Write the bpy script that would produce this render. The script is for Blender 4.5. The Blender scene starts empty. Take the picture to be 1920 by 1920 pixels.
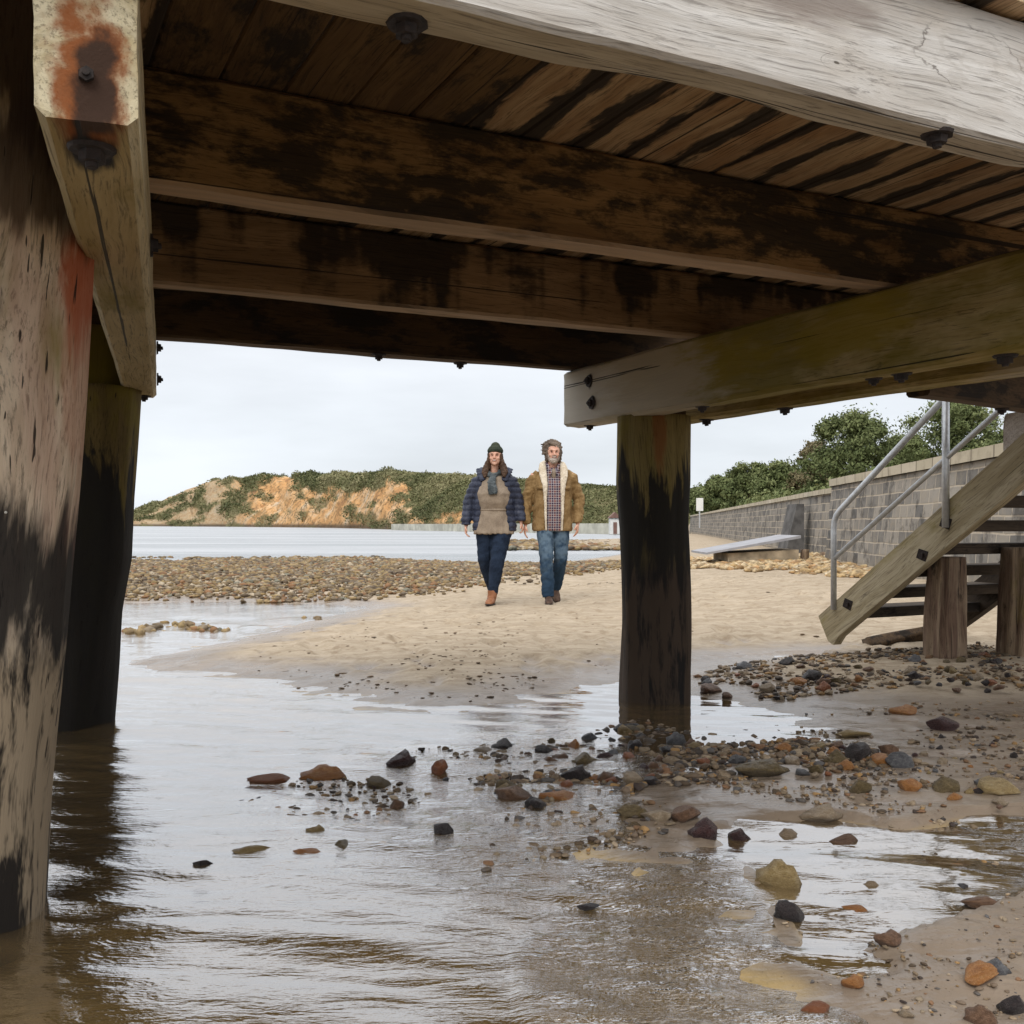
import bpy, bmesh, math, random
import numpy as np
from mathutils import Vector, Matrix, noise as mn
R = math.radians
sc = bpy.context.scene
COL = sc.collection
# ------------------------------------------------------------------ camera
F = 1940.0; H = 0.97; HY = 983.0
cd = bpy.data.cameras.new("camera"); cam = bpy.data.objects.new("camera", cd); COL.objects.link(cam)
cam.location = (0, 0, H); cam.rotation_euler = (R(90), 0, 0)
cd.sensor_width = 36; cd.lens = 36 * F / 1920; cd.shift_y = (HY - 960) / 1920
cd.clip_start = 0.05; cd.clip_end = 9000
sc.camera = cam
# ------------------------------------------------------------------ world
w = bpy.data.worlds.new("World"); sc.world = w; w.use_nodes = True
SUN_EL, SUN_AZ = 42, 200     # azimuth clockwise from +Y (behind the camera, a little left)
def build_world():
    nt = w.node_tree; n = nt.nodes; L = nt.links
    bg = n['Background']; bg.inputs[1].default_value = 0.1
    sky = n.new('ShaderNodeTexSky'); sky.sky_type = 'NISHITA'; sky.sun_disc = False
    sky.sun_elevation = R(SUN_EL); sky.sun_rotation = R(SUN_AZ)
    tc = n.new('ShaderNodeTexCoord'); sep = n.new('ShaderNodeSeparateXYZ'); L.new(tc.outputs['Generated'], sep.inputs[0])
    # clouds thin out and brighten towards the zenith as an overcast sky does
    ramp = n.new('ShaderNodeValToRGB'); L.new(sep.outputs[2], ramp.inputs[0])
    e = ramp.color_ramp.elements
    e[0].position = 0.0; e[0].color = (0.80, 0.855, 0.925, 1); e[1].position = 1.0; e[1].color = (1, 1, 1, 1)
    x = e.new(0.22); x.color = (0.87, 0.89, 0.925, 1)
    mp = n.new('ShaderNodeMapping'); mp.inputs['Scale'].default_value = (1.2, 1.2, 5.0); L.new(tc.outputs['Generated'], mp.inputs[0])
    nz = n.new('ShaderNodeTexNoise'); nz.inputs['Scale'].default_value = 2.2; nz.inputs['Detail'].default_value = 6; L.new(mp.outputs[0], nz.inputs[0])
    mr = n.new('ShaderNodeMapRange'); L.new(nz.outputs[0], mr.inputs[0])
    mr.inputs[1].default_value = 0.3; mr.inputs[2].default_value = 0.7; mr.inputs[3].default_value = 7.2; mr.inputs[4].default_value = 9.7
    zen = n.new('ShaderNodeMapRange'); L.new(sep.outputs[2], zen.inputs[0])
    zen.inputs[1].default_value = 0.2; zen.inputs[2].default_value = 0.9; zen.inputs[3].default_value = 1.0; zen.inputs[4].default_value = 1.9
    mu = n.new('ShaderNodeMath'); mu.operation = 'MULTIPLY'; L.new(mr.outputs[0], mu.inputs[0]); L.new(zen.outputs[0], mu.inputs[1])
    sca = n.new('ShaderNodeVectorMath'); sca.operation = 'SCALE'; L.new(ramp.outputs[0], sca.inputs[0]); L.new(mu.outputs[0], sca.inputs['Scale'])
    mix = n.new('ShaderNodeMix'); mix.data_type = 'RGBA'; mix.inputs[0].default_value = 0.92
    L.new(sky.outputs[0], mix.inputs[6]); L.new(sca.outputs[0], mix.inputs[7]); L.new(mix.outputs[2], bg.inputs[0])
build_world()
sd_ = bpy.data.lights.new("sun", 'SUN'); sd_.energy = 1.2; sd_.angle = R(30); sd_.color = (1.0, 0.95, 0.88)
sun = bpy.data.objects.new("sun", sd_); COL.objects.link(sun)
a = R(SUN_AZ); dv = Vector((math.sin(a) * math.cos(R(SUN_EL)), math.cos(a) * math.cos(R(SUN_EL)), math.sin(R(SUN_EL))))
sun.rotation_euler = dv.to_track_quat('Z', 'Y').to_euler()
sc.view_settings.view_transform = 'Standard'; sc.view_settings.look = 'None'
sc.view_settings.exposure = 0.3; sc.view_settings.gamma = 1.0
sc.render.engine = 'CYCLES'
sc.cycles.max_bounces = 8; sc.cycles.transparent_max_bounces = 16; sc.cycles.caustics_reflective = False; sc.cycles.caustics_refractive = False
sc.cycles.sample_clamp_indirect = 6

rng = random.Random(7)
nrng = np.random.RandomState(11)
# ------------------------------------------------------------------ helpers
def G(px, py, z=0.0):
    D = (H - z) * F / (py - HY)
    return Vector(((px - 960) / F * D, D, z))
def P(px, py, D):
    return Vector(((px - 960) / F * D, D, H - (py - HY) / F * D))
def tag(o, label=None, cat=None, group=None, kind=None):
    if label: o['label'] = label
    if cat: o['category'] = cat
    if group: o['group'] = group
    if kind: o['kind'] = kind
    return o
def empty(name, loc=(0, 0, 0), rz=0, **k):
    o = bpy.data.objects.new(name, None); COL.objects.link(o); o.location = loc; o.rotation_euler = (0, 0, rz)
    o.empty_display_size = 0.1
    return tag(o, **k)
def link(name, me, mat=None, parent=None, smooth=True, **k):
    if mat: me.materials.append(mat)
    o = bpy.data.objects.new(name, me); COL.objects.link(o)
    if parent: o.parent = parent
    if smooth: me.polygons.foreach_set('use_smooth', [True] * len(me.polygons))
    return tag(o, **k)
def mesh_np(name, verts, faces):
    verts = np.asarray(verts, dtype=np.float32); faces = np.asarray(faces, dtype=np.int32)
    me = bpy.data.meshes.new(name); k = faces.shape[1]
    me.vertices.add(len(verts)); me.vertices.foreach_set('co', verts.ravel())
    me.loops.add(faces.size); me.loops.foreach_set('vertex_index', faces.ravel())
    me.polygons.add(len(faces)); me.polygons.foreach_set('loop_start', np.arange(0, faces.size, k, dtype=np.int32))
    me.update(calc_edges=True); me.validate(); return me
def attr(me, name, vals):
    at = me.attributes.new(name, 'FLOAT', 'POINT'); at.data.foreach_set('value', np.asarray(vals, dtype=np.float32))
def bm_mesh(name, bm):
    me = bpy.data.meshes.new(name); bm.normal_update(); bm.to_mesh(me); bm.free(); return me
# numpy gradient noise
_perm = nrng.permutation(256); _perm = np.concatenate([_perm, _perm, _perm])
_g = np.stack([np.cos(np.arange(256) * 2.399), np.sin(np.arange(256) * 2.399)], 1)
def pn(x, y):
    xi = np.floor(x).astype(int); yi = np.floor(y).astype(int); xf = x - xi; yf = y - yi
    u = xf * xf * xf * (xf * (xf * 6 - 15) + 10); v = yf * yf * yf * (yf * (yf * 6 - 15) + 10)
    def g(i, j, fx, fy):
        h = _perm[(_perm[i & 255] + (j & 255))] ; q = _g[h & 255]; return q[..., 0] * fx + q[..., 1] * fy
    a0 = g(xi, yi, xf, yf); b0 = g(xi + 1, yi, xf - 1, yf); a1 = g(xi, yi + 1, xf, yf - 1); b1 = g(xi + 1, yi + 1, xf - 1, yf - 1)
    return (a0 * (1 - u) + b0 * u) * (1 - v) + (a1 * (1 - u) + b1 * u) * v
def fbm(x, y, o=4):
    s = 0; am = 1.0
    for i in range(o): s = s + am * pn(x * 2 ** i + 17.3 * i, y * 2 ** i - 9.1 * i); am *= .5
    return s
def sdist(px, py, poly):
    """signed distance, positive inside"""
    n = len(poly); d = np.full(px.shape, 1e9); ins = np.zeros(px.shape, bool)
    for i in range(n):
        ax, ay = poly[i]; bx, by = poly[(i + 1) % n]
        ex, ey = bx - ax, by - ay
        t = np.clip(((px - ax) * ex + (py - ay) * ey) / (ex * ex + ey * ey + 1e-12), 0, 1)
        d = np.minimum(d, np.hypot(px - ax - t * ex, py - ay - t * ey))
        c = ((ay > py) != (by > py)) & (px < (bx - ax) * (py - ay) / ((by - ay) if by != ay else 1e-9) + ax)
        ins ^= c
    return np.where(ins, d, -d)
def pxpoly(pts): return [tuple(G(x, y)[:2]) for x, y in pts]
def sstep(x, a, b):
    t = np.clip((x - a) / (b - a), 0, 1); return t * t * (3 - 2 * t)

# node helper
class NB:
    def __init__(s, name):
        s.m = bpy.data.materials.new(name); s.m.use_nodes = True; s.nt = s.m.node_tree; s.n = s.nt.nodes; s.L = s.nt.links
        s.n.clear(); s.out = s.n.new('ShaderNodeOutputMaterial')
    def new(s, t, **k):
        nd = s.n.new(t)
        for a_, v in k.items(): setattr(nd, a_, v)
        return nd
    def put(s, sock, v):
        if isinstance(v, bpy.types.NodeSocket): s.L.new(v, sock)
        elif v is not None:
            if hasattr(sock, 'default_value'):
                try: sock.default_value = v
                except Exception:
                    sock.default_value = (*v, 1) if len(v) == 3 else v
    def coord(s, kind='Object', scale=(1, 1, 1), loc=(0, 0, 0), rot=(0, 0, 0), rnd=True):
        tc = s.new('ShaderNodeTexCoord'); v = tc.outputs[kind]
        if rnd:
            oi = s.new('ShaderNodeObjectInfo'); c = s.new('ShaderNodeVectorMath', operation='SCALE'); c.inputs[0].default_value = (37, 53, 71)
            s.L.new(oi.outputs['Random'], c.inputs['Scale']); ad = s.new('ShaderNodeVectorMath', operation='ADD'); s.L.new(v, ad.inputs[0]); s.L.new(c.outputs[0], ad.inputs[1]); v = ad.outputs[0]
        mp = s.new('ShaderNodeMapping'); s.L.new(v, mp.inputs[0]); mp.inputs['Scale'].default_value = scale; mp.inputs['Location'].default_value = loc; mp.inputs['Rotation'].default_value = rot
        return mp.outputs[0]
    def noise(s, vec, scale, detail=4, rough=.55, dist=0, col=False):
        t = s.new('ShaderNodeTexNoise'); s.L.new(vec, t.inputs['Vector']); s.put(t.inputs['Scale'], scale); t.inputs['Detail'].default_value = detail; t.inputs['Roughness'].default_value = rough; t.inputs['Distortion'].default_value = dist
        return t.outputs['Color' if col else 0]
    def vor(s, vec, scale, feature='F1', out='Distance', rnd=1.0):
        t = s.new('ShaderNodeTexVoronoi', feature=feature); s.L.new(vec, t.inputs['Vector']); t.inputs['Scale'].default_value = scale; t.inputs['Randomness'].default_value = rnd
        return t.outputs[out]
    def mr(s, v, a_, b_, c=0, d=1, sm=True):
        t = s.new('ShaderNodeMapRange'); t.interpolation_type = 'SMOOTHSTEP' if sm else 'LINEAR'
        for i, q in enumerate((v, a_, b_, c, d)): s.put(t.inputs[i], q)
        return t.outputs[0]
    def ma(s, op, a_, b_=None, clamp=False):
        t = s.new('ShaderNodeMath', operation=op); t.use_clamp = clamp; s.put(t.inputs[0], a_); s.put(t.inputs[1], b_); return t.outputs[0]
    def mix(s, f, a_, b_, blend='MIX'):
        t = s.new('ShaderNodeMix', data_type='RGBA', blend_type=blend); s.put(t.inputs[0], f)
        for i, v in ((6, a_), (7, b_)):
            if isinstance(v, bpy.types.NodeSocket): s.L.new(v, t.inputs[i])
            else: t.inputs[i].default_value = (*v[:3], 1)
        return t.outputs[2]
    def ramp(s, v, stops, const=False):
        t = s.new('ShaderNodeValToRGB'); s.put(t.inputs[0], v); e = t.color_ramp.elements
        if const: t.color_ramp.interpolation = 'CONSTANT'
        e[0].position, e[0].color = stops[0][0], (*stops[0][1], 1); e[1].position, e[1].color = stops[-1][0], (*stops[-1][1], 1)
        for p_, c in stops[1:-1]: q = e.new(p_); q.color = (*c, 1)
        return t.outputs[0]
    def bump(s, h, strength=.3, dist=.01, normal=None):
        t = s.new('ShaderNodeBump'); s.put(t.inputs['Strength'], strength); t.inputs['Distance'].default_value = dist; s.L.new(h, t.inputs['Height'])
        if normal: s.L.new(normal, t.inputs['Normal'])
        return t.outputs[0]
    def attr(s, name):
        t = s.new('ShaderNodeAttribute'); t.attribute_name = name; return t.outputs['Fac']
    def bsdf(s, col, rough=.8, normal=None, spec=.5, **k):
        b = s.new('ShaderNodeBsdfPrincipled'); s.put(b.inputs['Base Color'], col if isinstance(col, bpy.types.NodeSocket) else (*col, 1)); s.put(b.inputs['Roughness'], rough); s.put(b.inputs['Specular IOR Level'], spec)
        if normal: s.L.new(normal, b.inputs['Normal'])
        for kk, v in k.items(): s.put(b.inputs[kk], v)
        s.L.new(b.outputs[0], s.out.inputs[0]); return s.m

def sep(nb, v):
    t = nb.new('ShaderNodeSeparateXYZ'); nb.L.new(v, t.inputs[0]); return t.outputs

def wood(name, light, mid, dark, axis='X', black=.3, moss=.0, crack=.5, drip=0.0, spots=(), band=None, warm=None, knots=0.0, under=None, joint=0, bw=(1.5, 1.6), knot_at=()):
    """weathered timber; axis = grain direction in object space. spots: (centre, radii, colour) stains or painted shade"""
    b = NB(name)
    def sc_(l, c): return (l, c, c) if axis == 'X' else (c, c, l)
    base = b.coord()
    obj = b.coord(rnd=False)
    warpn = b.noise(b.coord(scale=sc_(.9, 2.2)), 1.6, 2, col=True)
    wv = b.new('ShaderNodeVectorMath', operation='MULTIPLY_ADD'); b.L.new(warpn, wv.inputs[0]); wv.inputs[1].default_value = (.10, .10, .10); b.L.new(base, wv.inputs[2])
    def g(l, c, loc=(0, 0, 0)):
        mp = b.new('ShaderNodeMapping'); b.L.new(wv.outputs[0], mp.inputs[0]); mp.inputs['Scale'].default_value = sc_(l, c); mp.inputs['Location'].default_value = loc; return mp.outputs[0]
    fine = b.noise(g(4, 150), 1.0, 7, .7)
    streak = b.noise(g(1.0, 16), 1.0, 6, .65)
    broad = b.noise(g(1.3, 3.2, (3, 1, 2)), 1.0, 4, .6)
    col = b.mix(b.mr(streak, .36, .66), mid, light)
    col = b.mix(b.mr(broad, .45, .72), col, light if not warm else warm)
    col = b.mix(b.ma('MULTIPLY', b.mr(fine, .50, .64), .6), col, dark)
    if moss:
        ms = b.noise(g(1.1, 2.6, (7, 3, 5)), 1.0, 5, .65)
        col = b.mix(b.mr(ms, .64 - moss * .3, .80 - moss * .3, 0, .75), col, (.22, .18, .02))
    if black:
        n1 = b.noise(g(2.2, 5.5, (1, 9, 4)), 1.0, 7, .72)
        n1 = b.ma('ADD', b.ma('MULTIPLY', n1, .75), b.ma('MULTIPLY', streak, .25))
        bm_ = b.mr(n1, .645 - black * .3, .74 - black * .3)
        if drip:
            zz = sep(b, obj)[2]
            dn = b.noise(b.coord(scale=(4.5, 4.5, .35)), 1.0, 3, .6)
            edge = b.ma('ADD', zz, b.ma('MULTIPLY', b.ma('SUBTRACT', dn, .5), 1.6))
            bm_ = b.ma('MULTIPLY', bm_, b.mr(edge, -.22, .12, .25, 1.0)) if drip < 1 else b.mr(b.ma('ADD', edge, b.ma('MULTIPLY', b.ma('SUBTRACT', n1, .5), 1.3)), -.10, .14)
        col = b.mix(b.ma('MULTIPLY', bm_, b.mr(fine, .35, .65, .97, .82)), col, (.013, .010, .008))
    if band:
        z0, z1, low, lowcol = band
        zz = sep(b, obj)[2]
        bn = b.noise(g(.9, 14, (2, 2, 9)), 1.0, 5, .6)
        e1 = b.ma('ADD', zz, b.ma('MULTIPLY', b.ma('SUBTRACT', bn, .5), -bw[0]))
        up = b.mr(e1, z1 - .07, z1 + .07, 1, 0)
        bn2 = b.noise(g(1.3, 11, (8, 1, 3)), 1.0, 5, .65)
        e2 = b.ma('ADD', zz, b.ma('MULTIPLY', b.ma('SUBTRACT', bn2, .5), bw[1]))
        lo = b.mr(e2, z0 - .10, z0 + .08, low, 1)
        blk = b.ma('MULTIPLY', up, lo)
        lc = b.mix(b.mr(b.noise(g(1.6, 12, (5, 5, 1)), 1, 5, .7), .42, .53), (.020, .016, .013), lowcol)
        col = b.mix(b.ma('MULTIPLY', up, b.mr(zz, z0 - .05, z0 + .1, 1, 0)), col, lc)
        col = b.mix(b.ma('MULTIPLY', blk, .96), col, (.011, .010, .010))
    tn = b.new('ShaderNodeTexCoord'); nsep = sep(b, tn.outputs['Normal']); side = b.mr(b.ma('ABSOLUTE', nsep[0 if axis == 'X' else 2]), .55, .8, 1, 0)
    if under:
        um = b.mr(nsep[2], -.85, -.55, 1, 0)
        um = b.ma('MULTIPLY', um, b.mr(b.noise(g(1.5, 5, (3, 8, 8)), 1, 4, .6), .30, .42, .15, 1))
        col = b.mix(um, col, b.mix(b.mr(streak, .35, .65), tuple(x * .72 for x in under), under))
    if joint:
        yq = b.ma('ABSOLUTE', sep(b, obj)[1]); jn = b.noise(g(1.6, 7, (1, 1, 7)), 1, 5, .65)
        jm = b.mr(b.ma('ADD', yq, b.ma('MULTIPLY', b.ma('SUBTRACT', jn, .5), .22)), joint - .008, joint + .012)
        col = b.mix(b.ma('MULTIPLY', jm, .93), col, (.014, .011, .009))
    if axis == 'X':
        yz = b.new('ShaderNodeVectorMath', operation='MULTIPLY_ADD'); b.L.new(obj, yz.inputs[0]); yz.inputs[1].default_value = (0, 1, 1); yz.inputs[2].default_value = (0, .02, .10)
        yl = b.new('ShaderNodeVectorMath', operation='LENGTH'); b.L.new(yz.outputs[0], yl.inputs[0])
        rg_ = b.ma('SINE', b.ma('ADD', b.ma('MULTIPLY', yl.outputs['Value'], 230.0), b.ma('MULTIPLY', broad, 9.0)))
        endm = b.ma('SUBTRACT', 1.0, side)
        col = b.mix(b.ma('MULTIPLY', endm, b.mr(rg_, .0, 1.0, 0, .16)), col, dark)
    for kx, kz, krx, krz in knot_at:
        so = sep(b, wv.outputs[0]) if False else sep(b, obj)
        nk = b.noise(b.coord(rnd=False, scale=(1, 1, 2.2)), 4.2, 5, .6)
        qx = b.ma('DIVIDE', b.ma('SUBTRACT', so[0], kx), krx); qz = b.ma('DIVIDE', b.ma('SUBTRACT', so[2], kz), krz)
        qq = b.ma('ADD', b.ma('SQRT', b.ma('ADD', b.ma('MULTIPLY', qx, qx), b.ma('MULTIPLY', qz, qz))), b.ma('MULTIPLY', b.ma('SUBTRACT', nk, .5), 1.5))
        rg2 = b.ma('SINE', b.ma('ADD', b.ma('MULTIPLY', qq, 26.0), b.ma('MULTIPLY', fine, 5.0)))
        col = b.mix(b.ma('MULTIPLY', b.mr(rg2, .0, 1, 0, .42), b.mr(qq, .8, 1.15, 1, 0)), col, mid)
        col = b.mix(b.mr(b.ma('ABSOLUTE', b.ma('SUBTRACT', qq, .92)), .0, .030, b.mr(nk, .42, .58, 0, .75), 0), col, dark)
        col = b.mix(b.mr(qq, .07, .16, .85, 0), col, (.06, .045, .03))
    if crack:
        mpc = b.new('ShaderNodeMapping'); b.L.new(base, mpc.inputs[0]); mpc.inputs['Scale'].default_value = sc_(.16, 62)
        c1 = b.noise(mpc.outputs[0], 1.0, 2.5, .5)
        cm = b.ma('MULTIPLY', side, b.mr(c1, .695 - crack * .028, .715 - crack * .022))
    for c, r, colr, pw in spots:
        mp = b.new('ShaderNodeVectorMath', operation='SUBTRACT'); b.L.new(obj, mp.inputs[0]); mp.inputs[1].default_value = c
        dv_ = b.new('ShaderNodeVectorMath', operation='DIVIDE'); b.L.new(mp.outputs[0], dv_.inputs[0]); dv_.inputs[1].default_value = r
        ln = b.new('ShaderNodeVectorMath', operation='LENGTH'); b.L.new(dv_.outputs[0], ln.inputs[0])
        nn = b.noise(g(3, 18, (6, 2, 8)), 1.0, 4, .6)
        q = b.ma('ADD', ln.outputs['Value'], b.ma('MULTIPLY', b.ma('SUBTRACT', nn, .5), 1.6))
        col = b.mix(b.mr(q, .6, 1.1, pw, 0), col, colr)
    if knots:
        kv = b.vor(b.coord(scale=sc_(.55, 2.2)), 1.5)
        rings = b.new('ShaderNodeTexWave', wave_type='RINGS') if False else None
        km = b.mr(kv, .03, .09, .8, 0)
        col = b.mix(km, col, (.05, .035, .02))
        rg = b.ma('SINE', b.ma('MULTIPLY', kv, 95.0))
        col = b.mix(b.ma('MULTIPLY', b.mr(rg, .3, 1.0, 0, .35), b.mr(kv, .10, .30, 1, 0)), col, dark)
    hgt = b.ma('ADD', b.ma('MULTIPLY', fine, .35), streak)
    if crack:
        col = b.mix(b.ma('MULTIPLY', cm, .9), col, (.012, .009, .007))
        hgt = b.ma('SUBTRACT', hgt, b.ma('MULTIPLY', cm, 1.2))
    return b.bsdf(col, .85, b.bump(hgt, .55, .008), spec=.25)

def plain(name, col, rough=.7, metal=0, var=.15, scale=20, bump=.2, dist=.004):
    b = NB(name); n = b.noise(b.coord(), scale, 5)
    c = b.mix(b.mr(n, .3, .7), tuple(x * (1 - var) for x in col), tuple(min(1, x * (1 + var)) for x in col))
    return b.bsdf(c, rough, b.bump(n, bump, dist), Metallic=metal)

M = {}
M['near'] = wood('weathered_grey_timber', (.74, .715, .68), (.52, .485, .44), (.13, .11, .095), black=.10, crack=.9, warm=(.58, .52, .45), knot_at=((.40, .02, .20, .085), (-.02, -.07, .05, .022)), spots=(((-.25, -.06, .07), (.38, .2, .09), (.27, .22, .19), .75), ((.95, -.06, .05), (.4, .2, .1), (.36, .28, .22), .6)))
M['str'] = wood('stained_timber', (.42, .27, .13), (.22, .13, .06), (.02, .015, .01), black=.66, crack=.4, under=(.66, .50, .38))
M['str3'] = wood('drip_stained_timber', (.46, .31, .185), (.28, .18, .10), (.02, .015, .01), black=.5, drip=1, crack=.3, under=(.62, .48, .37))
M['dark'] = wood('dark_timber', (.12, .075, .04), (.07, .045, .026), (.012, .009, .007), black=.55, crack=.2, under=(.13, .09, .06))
M['cap'] = wood('mossy_timber', (.60, .50, .28), (.42, .32, .13), (.05, .035, .02), black=.22, moss=.85, crack=1.0,
    spots=(((-.75, -.1, .02), (.75, .5, .16), (.34, .26, .03), .75), ((-1.2, -.1, -.1), (.75, .5, .5), (.58, .53, .45), .75), ((-2.0, -.1, 0), (.7, .5, .5), (.62, .58, .51), .9), ((-1.655, -.1, .075), (.028, .5, .045), (.01, .008, .007), 1), ((-1.63, -.1, -.045), (.028, .5, .045), (.01, .008, .007), 1), ((.35, -.1, .03), (.4, .5, .13), (.36, .28, .035), .75)))
M['lcap'] = wood('left_cap_timber', (.68, .60, .42), (.48, .39, .22), (.07, .05, .03), black=.05, moss=.35, crack=1.2,
    spots=(((-1.87, .0, -.07), (.17, .062, .16), (.26, .075, .018), .95), ((-1.87, -.01, -.09), (.06, .040, .13), (.035, .022, .016), .93), ((-1.74, 0, -.15), (.10, .045, .05), (.008, .006, .005), 1.0)))
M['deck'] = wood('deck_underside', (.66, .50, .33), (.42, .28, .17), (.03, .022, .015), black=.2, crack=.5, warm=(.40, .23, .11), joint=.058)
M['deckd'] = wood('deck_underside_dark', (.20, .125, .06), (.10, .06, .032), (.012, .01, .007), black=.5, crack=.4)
M['pileL'] = wood('pale_pile', (.80, .66, .50), (.56, .42, .30), (.06, .045, .03), axis='Z', black=.04, crack=1.0, moss=.22, bw=(.7, .8), band=(.66, .97, .06, (.36, .28, .19)),
    spots=(((.41, -.17, 1.50), (.038, .35, .26), (.42, .08, .02), .85), ((.38, -.17, 1.22), (.03, .35, .30), (.45, .17, .10), .4), ((.33, -.17, 1.30), (.03, .35, .45), (.50, .26, .20), .25), ((.26, -.2, 1.50), (.03, .35, .12), (.14, .11, .10), .7), ((.33, -.2, 1.75), (.3, .4, .14), (.10, .065, .04), .9), ((.3, -.2, 2.05), (.4, .4, .3), (.05, .03, .02), .95)))  # last two dark spots paint the deck's shade onto the pile top
M['pileB'] = wood('dark_pile', (.20, .145, .055), (.13, .095, .035), (.02, .015, .01), axis='Z', black=.08, crack=.7, moss=.5, band=(-.4, 1.20, .9, (.03, .02, .02)))
M['pileM'] = wood('black_tide_pile', (.26, .20, .075), (.17, .125, .045), (.02, .015, .01), axis='Z', black=.12, crack=.9, moss=.5, band=(.72, 1.20, .62, (.15, .10, .065)),
    spots=(((.0, -.2, 1.45), (.05, .3, .2), (.25, .07, .02), .6),))
M['stair'] = wood('stair_timber', (.50, .43, .30), (.34, .28, .17), (.07, .05, .03), black=.20, moss=.45, crack=.8)
M['tread'] = wood('shaded_tread_timber', (.08, .058, .04), (.045, .032, .022), (.02, .015, .012), black=.5, crack=.3)  # treads and far stringer: shade under the stairs put into the timber colour
M['post'] = wood('weathered_post', (.36, .27, .18), (.16, .10, .07), (.03, .02, .015), axis='Z', black=.40, moss=.15, crack=1.2)
M['pale'] = wood('pale_post', (.70, .66, .62), (.50, .44, .40), (.15, .1, .08), axis='X', black=.05, crack=1.2)
M['iron'] = plain('rusty_iron', (.022, .014, .011), .75, .3, .5, 60, .6)
M['galv'] = plain('galvanised_steel', (.56, .58, .60), .42, .55, .12, 30, .1)
M['barn'] = plain('barnacle_shell', (.62, .60, .54), .8)

# ------------------------------------------------------------------ pier frame: u along stringers, v across
O2 = Vector((0, 1.92)); U = Vector((.8944, .4472)); V = Vector((-.4472, .8944))
def UV(u, v, z=0): q = O2 + U * u + V * v; return Vector((q.x, q.y, z))
ANG_U = math.atan2(U.y, U.x); ANG_V = math.atan2(V.y, V.x)

def beam(name, c, length, wid, hei, ang, mat, parent, amp=.006, seed=0, nl=70, pitch=0, r=.012, waney=0, endtaper=0):
    """timber with worn edges; local X = length, Y = width, Z = height"""
    pts = []
    hw, hh = wid / 2, hei / 2
    ny, nz = 5, 8
    for i in range(ny): pts.append((-hw + r + (wid - 2 * r) * i / (ny - 1), -hh))
    for i in range(nz): pts.append((hw, -hh + r + (hei - 2 * r) * i / (nz - 1)))
    for i in range(ny): pts.append((hw - r - (wid - 2 * r) * i / (ny - 1), hh))
    for i in range(nz): pts.append((-hw, hh - r - (hei - 2 * r) * i / (nz - 1)))
    bm = bmesh.new(); rings = []
    for i in range(nl + 1):
        x = -length / 2 + length * i / nl
        ring = []
        for (y, z) in pts:
            q = Vector((x * 1.1 + seed * 13.1, y * 9, z * 9))
            d = mn.noise(q * .9) * amp + mn.noise(Vector((x * 4 + seed, y * 22, z * 22))) * amp * .55
            low = mn.noise(Vector((x * 1.3 + seed * 5.7, 3.3, 0)))
            s = Vector((0, y, z)).normalized()
            yy, zz = y + s.y * d, z + s.z * d + low * amp * .5
            if waney and z < 0:
                k = max(0, mn.noise(Vector((x * 1.1 + seed * 3.1, 7.7, 0))) - .05)
                zz += waney * k * (1 if y > 0 else .15); yy -= waney * k * .4 * (1 if y > 0 else 0)
            ring.append(bm.verts.new((x + (mn.noise(Vector((y * 30, z * 30, seed))) * .008 if i in (0, nl) else 0), yy, zz)))
        rings.append(ring)
    n = len(pts)
    for i in range(nl):
        for j in range(n):
            bm.faces.new((rings[i][j], rings[i][(j + 1) % n], rings[i + 1][(j + 1) % n], rings[i + 1][j]))
    for ring, sgn in ((rings[0], -1), (rings[-1], 1)):
        f = bm.faces.new(ring); bmesh.ops.recalc_face_normals(bm, faces=[f])
    bmesh.ops.recalc_face_normals(bm, faces=bm.faces)
    me = bm_mesh(name, bm)
    o = link(name, me, mat, parent, smooth=False)
    o.location = c; o.rotation_euler = (0, pitch, ang)
    return o
def pile(name, base, top, rb, rt, z0, z1, mat, parent, seed=0, profile=None, ns=40, nz=70, flute=.012, name_top=None):
    """base/top = (x,y) centres at z0 and z1; origin at the world z=0 level so object z is height"""
    bm = bmesh.new(); rings = []
    for i in range(nz + 1):
        t = i / nz; z = z0 + (z1 - z0) * t
        cx = base[0] + (top[0] - base[0]) * t - base[0]; cy = base[1] + (top[1] - base[1]) * t - base[1]
        r0 = rb + (rt - rb) * t
        if profile: r0 *= np.interp(z, [p[0] for p in profile], [p[1] for p in profile])
        ring = []
        for j in range(ns):
            a_ = 2 * math.pi * j / ns
            d = mn.noise(Vector((math.cos(a_) * 1.2 + seed, math.sin(a_) * 1.2, z * 1.3))) * .022 + mn.noise(Vector((math.cos(a_) * 7 + seed, math.sin(a_) * 7, z * .8))) * flute
            ring.append(bm.verts.new((cx + math.cos(a_) * (r0 + d), cy + math.sin(a_) * (r0 + d), z)))
        rings.append(ring)
    for i in range(nz):
        for j in range(ns):
            bm.faces.new((rings[i][j], rings[i][(j + 1) % ns], rings[i + 1][(j + 1) % ns], rings[i + 1][j]))
    bm.faces.new(rings[-1]); bm.faces.new(list(reversed(rings[0])))
    o = link(name, bm_mesh(name, bm), mat, parent); o.location = (base[0], base[1], 0); return o
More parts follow.
